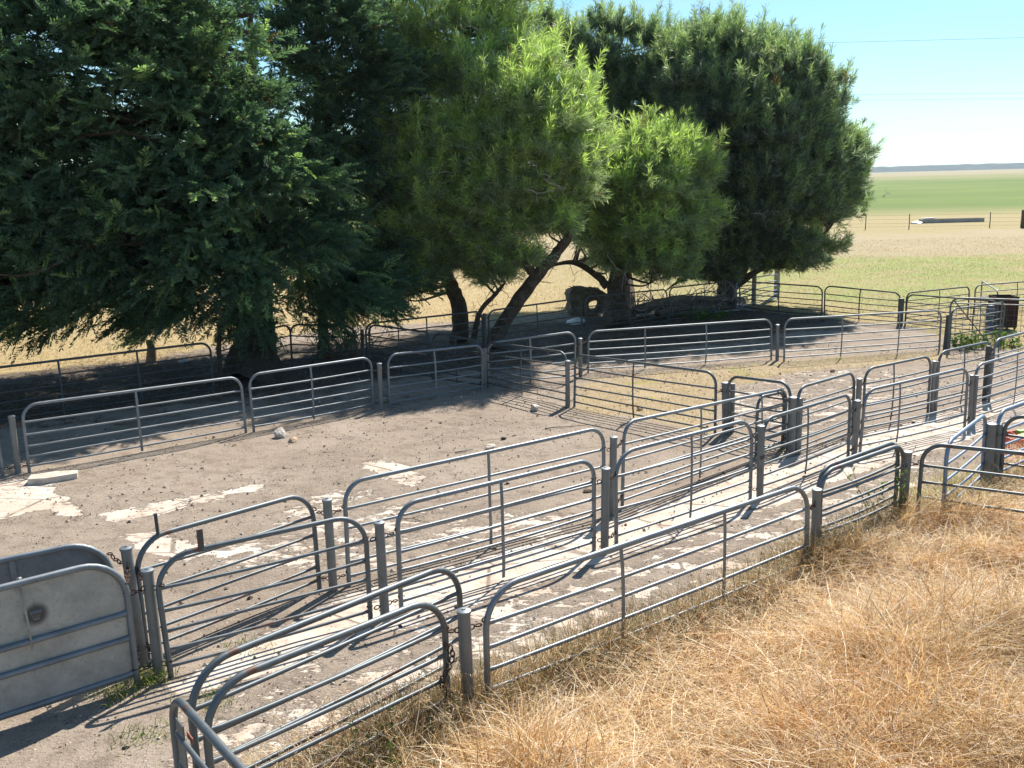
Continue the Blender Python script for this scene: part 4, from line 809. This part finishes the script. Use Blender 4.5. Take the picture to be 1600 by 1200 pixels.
weed('yellow-green weed clump at the right edge behind the back race', 13.2, 22.6, .6, .4, 22, 64, [(.14, .2, .05), (.25, .3, .08), (.1, .15, .04)], lw=.055)
weed('low green weeds spreading under the fence in front of the dead branches', 5.9, 28.6, .7, .25, 30, 65, lw=.04)
weed('dark leafy weeds tangled in the grass by the two overlapping near panels', -.75, 5.0, .22, .42, 18, 66, [(.06, .09, .03), (.12, .15, .05), (.2, .2, .08)], lw=.014)

# ------------------------------------------------------------------ stones, litter
def rock(name, label, x, y, s, m_, seed, cat='stone', flat=.6, top=True):
    r = np.random.default_rng(seed); import bmesh
    bm = bmesh.new(); bmesh.ops.create_icosphere(bm, subdivisions=3, radius=1)
    ax = nrm(r.normal(size=(9, 3)))
    for v in bm.verts:
        p_ = np.array(v.co); 
        for a_ in ax:
            d = p_@a_
            if d > .62: p_ = p_-a_*(d-.62)*.9
        p_ = p_*(1+.05*r.normal()); v.co = Vector((p_[0]*s, p_[1]*s*.8, p_[2]*s*flat))
    me = bpy.data.meshes.new(name); bm.to_mesh(me); bm.free()
    o = new_obj(name, me, None, m_); o.location = (x, y, g1(x, y)+s*flat*.42); o.rotation_euler = (0, 0, r.uniform(0, 6)); return tag(o, label, cat)
rock('stone', 'angular pale stone lying by the foot of the half shaded panel', ms['rock1'][0], ms['rock1'][1], .13, M_STONE, 1, flat=.9)
rock('stone', 'rounded tan stone just right of the angular pale one', ms['rock2'][0], ms['rock2'][1], .10, M_STONE2, 2)
rock('stone', 'pale pointed stone among the striped fence shadows', ms['rock3'][0], ms['rock3'][1], .11, M_STONE, 3, flat=.8)
rock('stone', 'white stone behind the top rail of the centre race panel', ms['rock4'][0], ms['rock4'][1], .11, M_STONE, 4)
rock('stone', 'small dark stone in the open middle yard', ms['rock5'][0], ms['rock5'][1], .05, M_STONE3, 5)
rock('stone', 'brown clod beside the centre race post', ms['rock6'][0], ms['rock6'][1], .07, M_STONE2, 6)
rock('stone', 'reddish stone on bare soil in front of the long two-strut panel', ms['rock7'][0], ms['rock7'][1], .07, M_STONE2, 7)
rock('stone', 'small brown stone in the grass pen behind the cross fence', ms['rock10'][0], ms['rock10'][1], .09, M_STONE2, 8)
rock('stone', 'white stone showing through the rails beside the near chain', ms['rock11'][0], ms['rock11'][1], .17, M_STONE, 9, flat=.45)
rock('stone', 'pale stone at the foot of the tall leaning post', ms['stone12'][0], ms['stone12'][1], .08, M_STONE, 10)
# broken slab
x, y = ms['slab'][:2]; b = MB(); V = .8*np.array([(-.38, -.12), (-.1, -.2), (.36, -.14), (.4, .05), (.1, .16), (-.3, .14)])
b.add([(a[0], a[1], z_) for z_ in (0, .09) for a in V], [tuple(range(5, -1, -1)), tuple(range(6, 12))]+[(i, (i+1) % 6, 6+(i+1) % 6, 6+i) for i in range(6)])
o = b.build('concrete_slab', M_CONC, None, False); o.location = (x, y, g1(x, y)-.01); o.rotation_euler = (0, .04, .55); tag(o, 'loose broken concrete slab at the left in front of the longest panel', 'slab')
def stick(label, x, y, L, a, r_, seed, m_=M_GREYWOOD):
    r = np.random.default_rng(seed); b = MB(); P = []
    for k in range(8): P.append(((k/7-.5)*L, r.normal()*L*.02, r_+abs(r.normal())*.006))
    b.tube(P, np.linspace(r_, r_*.4, 8), 6); q = P[4]; b.tube([q, (q[0]+L*.14, q[1]+L*.12, q[2]+.02)], [r_*.6, r_*.3], 5)
    o = b.build('stick', m_); o.location = (x, y, g1(x, y)); o.rotation_euler = (0, 0, a); tag(o, label, 'stick')
stick('short bleached stick lying in the open yard', ms['stickA'][0], ms['stickA'][1], .3, .6, .014, 1)
stick('thin dark stick across the striped shadows', ms['stickB'][0], ms['stickB'][1], .75, .25, .010, 2, M_WOOD)
stick('thin twig on the yard dirt near the white patches', -1.2, 10.2, .55, -.5, .007, 3, M_WOOD)
# gravel and chips
NR = 22000; x = r.uniform(-9, 11, NR*3); y = 4.2+19*r.uniform(0, 1, NR*3)**.8
kp = (zone(x, y, 'fg', .1) < .3) & (zone(x, y, 'field', .3) < .5) & (np.abs(x) < .6*y+.5) & (fbm(x*1.2, y*1.2, 3, 90) > .36); x, y = x[kp][:NR], y[kp][:NR]; nb = len(x)
tet = np.array([(1, 0, 0), (-.6, .8, 0), (-.5, -.8, .1), (0, 0, .9), (.2, .5, .5), (-.5, .1, .6)], float); fc = np.array([(0, 4, 3), (4, 1, 5), (4, 5, 3), (1, 2, 5), (2, 3, 5), (2, 0, 3), (0, 1, 4)])
sz = r.gamma(1.5, .0050, nb).clip(.004, .04); an = r.uniform(0, 6.28, nb); T = tet[None]*r.uniform(.6, 1.3, (nb, 6, 3))
Vx = (T[:, :, 0]*np.cos(an)[:, None]-T[:, :, 1]*np.sin(an)[:, None])*sz[:, None]+x[:, None]; Vy = (T[:, :, 0]*np.sin(an)[:, None]+T[:, :, 1]*np.cos(an)[:, None])*sz[:, None]+y[:, None]
Vz = T[:, :, 2]*sz[:, None]*.8+gz(x, y)[:, None]+.004
cc = pick([(.58, .51, .42), (.34, .27, .2), (.18, .14, .105), (.08, .06, .045)], [3, 6, 4, 2], nb, r).repeat(6, 0)
m, n, l, p = mat('gravel'); a_ = n.new('ShaderNodeAttribute'); a_.attribute_name = 'tint'; l.new(a_.outputs['Color'], p.inputs['Base Color']); p.inputs['Roughness'].default_value = .95
new_obj('gravel', np_mesh('gravel', np.stack([Vx, Vy, Vz], -1).reshape(-1, 3), (fc[None]+np.arange(nb)[:, None, None]*6).reshape(-1, 3), False, cc), None, m)
tag(bpy.data.objects['gravel'], 'small stones, chips and droppings scattered on the yard dirt', 'gravel', kind='stuff')
# leaf litter and twigs under the trees
NR = 30000; x = r.uniform(-10, 10, NR*2); yl = 15.5+ (x+8)*.62; y = yl+r.normal(size=NR*2)*2.6+2.4; kp = (np.abs(x) < .6*y) & (y > 15) & (y < 33) & (fbm(x, y, 3, 95) > .4); x, y = x[kp][:NR], y[kp][:NR]; nb = len(x)
V, F, Cc = blades(x, y, gz(x, y)+.01, r.uniform(0, 6.28, nb), r.uniform(.05, .3, nb), r.uniform(.006, .014, nb), r.uniform(-.05, .35, nb), pick([(.12, .08, .05), (.25, .19, .13), (.38, .31, .23), (.06, .04, .03)], [4, 3, 2, 3], nb, r), r, 2, .1)
new_obj('leaf_litter', np_mesh('leaf_litter', V, F, False, Cc), None, M_GRASS); tag(bpy.data.objects['leaf_litter'], 'fallen twigs and needles under the trees', 'litter', kind='stuff')

# ------------------------------------------------------------------ things under and behind the trees
x, y = ms['hlog'][:2]; r = np.random.default_rng(5); z = g1(x, y)
t = thing('hollow_log', 'bleached hollow log standing on end like an arch beside the thick straight trunk', 'log', (x, y, z), .15)
n_ = 28; b = MB(); V = []; Fs = []
ringy = np.linspace(-.32, .32, 5)
for yi, yy in enumerate(ringy):
    for k in range(n_):
        a = k/n_*2*math.pi; wob = (abs(math.cos(a))**4+abs(math.sin(a))**4)**-.22*(1+.07*math.sin(a*3+1)+.05*math.sin(a*7+yy*6)+.04*r.normal())
        V.append((.56*math.cos(a)*wob, yy+.03*r.normal(), .42+.44*math.sin(a)*wob*(1 if math.sin(a) > 0 else .95)))
for yi, yy in enumerate(ringy):
    for k in range(n_):
        a = k/n_*2*math.pi; V.append((.25+.20*math.cos(a)*(1+.1*math.sin(3*a)), yy, .30+.19*math.sin(a)*(1+.12*math.cos(2*a))))
N0 = 5*n_
for yi in range(4):
    for k in range(n_):
        k2 = (k+1) % n_; Fs.append((yi*n_+k, yi*n_+k2, (yi+1)*n_+k2, (yi+1)*n_+k)); Fs.append((N0+yi*n_+k, N0+(yi+1)*n_+k, N0+(yi+1)*n_+k2, N0+yi*n_+k2))
for k in range(n_):
    k2 = (k+1) % n_; Fs.append((k, N0+k, N0+k2, k2)); Fs.append((4*n_+k, 4*n_+k2, N0+4*n_+k2, N0+4*n_+k))
b.add(V, Fs); b.build('bark_shell', simple('log_bark', (.10, .075, .05), (.30, .24, .18), 6, .95, bs=.9, bd=.05), t)
b = MB()
for k in range(7): a = r.uniform(-.6, .2); b.tube([(-.35+.1*k, -.3+r.uniform(0, .5), .83+r.uniform(0, .06)), (-.7+.12*k, -.35, .86+r.uniform(-.03, .1))], [.02, .008], 5)
b.build('splinter', M_WOOD, t)
x, y = ms['pile'][:2]; z = g1(x, y); t = thing('branch_heap', 'heap of dead grey branches and logs behind the back fence under the biggest pine', 'branch heap', (x, y, z), .5); r = np.random.default_rng(8)
b = MB()
for k in range(5): yy = r.uniform(-.5, .5); b.tube(smooth_path([(-2.2+r.uniform(0, 1), yy, .12+.12*k*.5, 0), (-.4, yy+.1, .2+.08*k, 0), (1.4+r.uniform(0, .8), yy-.1, .1+.1*k*.5, 0)])[:, :3], np.linspace(.13, .07, 13), 9)
b.build('log', M_WOOD, t); b = MB()
for k in range(130):
    p_ = np.array([r.uniform(-2.3, 2.3), r.normal()*.45, r.uniform(.05, .45)]); d = nrm(r.normal(size=3)*np.array([1, .7, .55])+np.array([0, 0, .25])); P = [p_]
    for j in range(6): d = nrm(d+r.normal(size=3)*.35); P.append(P[-1]+d*.17*r.uniform(.6, 1.3))
    P = np.array(P); P[:, 2] = np.clip(P[:, 2], .02, 1.0); b.tube(P, np.linspace(r.uniform(.012, .028), .004, 7), 5, False)
b.build('branch', M_GREYWOOD, t)
def small_post(name, label, key, h_, r_, m_, cat='post', sq=False, top=None):
    x, y = ms[key][:2]; z = g1(x, y); b = MB()
    if sq: b.box((-r_, -r_, -.05), (r_, r_, h_))
    else: b.tube([(0, 0, -.05), (0.01, 0, h_*.5), (0, .01, h_)], [r_*1.08, r_, r_*.95], 10)
    o = b.build(name, m_, None, not sq); o.location = (x, y, z); return tag(o, label, cat)
small_post('wooden_post', 'short brown wooden post right of the thick straight pine trunk', 'wpost', 1.15, .09, M_WOOD)
small_post('timber_pole', 'tall pale timber pole standing under the biggest pine', 'pole', 4.2, .1, M_GREYWOOD, 'pole')
x, y = DATA['pan']['R1'][0:2]; b = MB(); b.tube([(0, 0, -.05), (0, 0, 1.05)], .075, 10); o = b.build('timber_post', M_GREYWOOD); o.location = (8.1, 31.4, g1(8.1, 31.4)); tag(o, 'round grey timber post inside the back right corner panel', 'post')
x, y = ms['p333'][:2]; b = MB(); b.tube([(0, 0, -.05), (.02, 0, .6), (.08, 0, 1.3)], [.05, .04, .03], 8); o = b.build('leaning_pole', M_BARK); o.location = (x+.1, y+.2, g1(x, y)); tag(o, 'dark leaning pole beside the huge cypress trunk', 'pole')
# tangle of bare shrub under the second cypress
r = np.random.default_rng(77); t = thing('dead_bush', 'bare tangled dead bush under the second cypress', 'bush', (-3.9, 21.7, g1(-3.9, 21.7))); b = MB()
for k in range(60):
    P = [np.array([r.normal()*.35, r.normal()*.3, 0])]; d = nrm(np.array([r.normal()*.7, r.normal()*.5, 1.])); 
    for j in range(6): d = nrm(d+r.normal(size=3)*.32); P.append(P[-1]+d*.2)
    P = np.array(P); P[:, 2] = np.maximum(P[:, 2], 0); b.tube(P, np.linspace(.014, .003, 7), 5, False)
b.build('branch', M_WOOD, t)
for key, lab, s in (('bag', 'crumpled white bag on the ground behind the shaded left panel', .13), ('white2', 'crumpled white sheet on the ground left of the thick straight trunk', .3)):
    x, y = ms[key][:2]; o = rock('plastic_bag', lab, x, y, s, M_WHITE, 31, 'litter', .45)
x, y = ms['bark'][:2]; b = MB(); b.tube([(0, 0, 0), (.04, 0, .3), (-.02, .02, .5)], [.13, .1, .05], 9); o = b.build('tree_stump', simple('split_stump', (.25, .14, .08), (.5, .36, .24), 9, .9)); o.location = (x, y, g1(x, y)); tag(o, 'small splintered orange-brown stump behind the shaded left panel', 'stump')
o.location = (-8.05, 20.9, g1(-8.05, 20.9))
# rusty feed bin
x, y = ms['bin'][:2]; t = thing('feed_bin', 'rusty open-topped steel feed bin standing on legs near the right edge', 'feed bin', (x+.02, y+.3, g1(x, y)), -.1)
b = MB(); W, Dp, z0, z1 = .29, .28, .08, .9
for lo, hi in (((-W, -Dp, z0), (W, -Dp+.02, z1)), ((-W, Dp-.02, z0), (W, Dp, z1)), ((-W, -Dp+.021, z0), (-W+.02, Dp-.021, z1)), ((W-.02, -Dp+.021, z0), (W, Dp-.021, z1)), ((-W+.021, -Dp+.021, z0), (W-.021, Dp-.021, z0+.02))): b.box(lo, hi)
b.build('bin', M_RUST, t, False); b = MB()
b.tube([(-W, -Dp, z1), (W, -Dp, z1), (W, Dp, z1), (-W, Dp, z1), (-W, -Dp, z1)], .018, 6); b.build('rim', M_RUST, t)
for sx in (-1, 1):
    for sy in (-1, 1): b = MB(); b.box((sx*(W-.04)-.02, sy*(Dp-.04)-.02, -.03), (sx*(W-.04)+.02, sy*(Dp-.04)+.02, z0-.001)); b.build('leg', M_RUST, t, False)
b = MB(); b.tube([(-W-.14, -Dp, .02), (-W-.14, -Dp, .7)], .11, 14); b.build('drum', simple('blue_grey_drum', (.05, .08, .13), (.12, .16, .22), 4, .6, bs=0), t)
# red crate
t = thing('plastic_crate', 'red plastic crate with lime green scraps behind the right edge panel', 'crate', (ms['crate'][0]-.05, ms['crate'][1], g1(*ms['crate'][:2])), .35)
b = MB(); W, Dp, H_ = .3, .2, .3
for lo, hi in (((-W, -Dp, .0), (W, Dp, .02)), ((-W, -Dp, H_-.07), (W, -Dp+.015, H_)), ((-W, Dp-.015, H_-.07), (W, Dp, H_)), ((-W, -Dp+.016, H_-.07), (-W+.015, Dp-.016, H_)), ((W-.015, -Dp+.016, H_-.07), (W, Dp-.016, H_))): b.box(lo, hi)
for k in range(13):
    xx = -W+.01+k*(2*W-.02)/12
    for yy in (-Dp+.0075, Dp-.0075): b.box((xx-.012, yy-.005, .021), (xx+.012, yy+.005, H_-.071))
b.build('basket', M_RED, t, False); b = MB()
b.box((-.2, -.12, H_+.001), (.02, -.04, H_+.035), .2); b.box((-.02, .02, H_+.001), (.2, .1, H_+.04), -.1); b.build('scrap', M_LIME, t, False)

# ------------------------------------------------------------------ far paddock things
G2_ = 'wire fence posts across the paddock'
for k, (key, lab) in enumerate((('fp1', 'thin steel fence post next to the edge of the biggest pine'), ('fp2', 'thin steel fence post in front of the long grey trough'), ('fp3', 'thin steel fence post right of the trough in the open paddock'))):
    o = small_post('wire_fence_post', lab, key, 1.15, .034, M_PIPE3); o['group'] = G2_
small_post('strainer_post', 'thick timber strainer post in the paddock at the right edge', 'fp4', 1.3, .17, M_BARK2)
b = MB()
for hgt in (.2, .45, .75, 1.05):
    P = [(-30, 75.5, g1(-30, 75)+hgt)]+[(ms[k][0], ms[k][1]-.06, ms[k][2]+hgt) for k in ('fp1', 'fp2', 'fp3', 'fp4')]+[(60, 66, -.65+hgt)]
    b.tube(P, .005, 4)
o = b.build('fence_wire', M_PIPE3); tag(o, 'four strands of plain wire crossing the paddock', 'fence wire')
x, y = ms['trough'][:2]; t = thing('water_trough', 'long low grey concrete trough lying in the paddock', 'trough', (x, y-2, -.65), .02)
b = MB(); W = 2.6; b.box((-W, -.35, 0), (W, .35, .08)); b.box((-W, -.35, .081), (W, -.25, .32)); b.box((-W, .25, .081), (W, .35, .32)); b.box((-W, -.249, .081), (-W+.1, .249, .32)); b.box((W-.1, -.249, .081), (W, .249, .32)); b.build('basin', M_TROUGH, t, False)
b = MB(); b.tube([(-W, -.3, .38), (-W+1, -.28, .42)], .06, 8); b.build('float_cover', M_WHITE, t)
x, y = ms['wt'][:2]; o = rock('tin_sheet', 'white crumpled tin sheet left of the grey trough', x-.1, y-2, .65, M_WHITE, 55, 'tin sheet', .25)
for (D_, ua, va, ub, vb, lab) in ((60, 1250, 68, 1600, 59, 'highest overhead power line in the sky'), (90, 1330, 148, 1600, 145.6, 'middle overhead power line, upper of the close pair'), (90, 1330, 157, 1600, 154, 'lowest overhead power line, lower of the close pair')):
    pass
LINES = [([[17.81, 60.0, 11.32], [31.28, 60.0, 11.33]], 'highest overhead power line, alone above the close pair'), ([[31.56, 90.0, 10.57], [47.34, 90.0, 10.32]], 'upper line of the close pair of overhead power lines'), ([[31.59, 90.0, 10.06], [47.38, 90.0, 9.85]], 'lower line of the close pair of overhead power lines')]
for P, lab in LINES:
    b = MB(); A_, B_ = np.array(P[0]), np.array(P[1]); d = B_-A_; s = np.linspace(-3.2, 4, 30)[:, None]; Q = A_+d*s; Q[:, 2] += ((s[:, 0]-.5)**2)*.02
    b.tube(Q, .010 if A_[1] > 70 else .008, 5); o = b.build('power_line', M_PIPE3); tag(o, lab, 'power line', 'overhead power lines')
# ------------------------------------------------------------------ air between here and the horizon

hm = bpy.data.meshes.new('haze'); hv = [(x_, y_, z_) for z_ in (-5, 30) for x_, y_ in ((-4300, -60), (4300, -60), (4300, 3300), (-4300, 3300))]
hm.from_pydata(hv, [], [(3, 2, 1, 0), (4, 5, 6, 7), (0, 1, 5, 4), (1, 2, 6, 5), (2, 3, 7, 6), (3, 0, 4, 7)]); hm.update()
m = bpy.data.materials.new('haze'); m.use_nodes = True; n = m.node_tree.nodes; n.remove(n['Principled BSDF'])
v = n.new('ShaderNodeVolumePrincipled'); v.inputs['Color'].default_value = (.68, .84, 1, 1); v.inputs['Density'].default_value = .00011; v.inputs['Anisotropy'].default_value = .2
m.node_tree.links.new(v.outputs[0], n['Material Output'].inputs['Volume'])
o = new_obj('haze', hm, None, m); tag(o, kind='stuff')
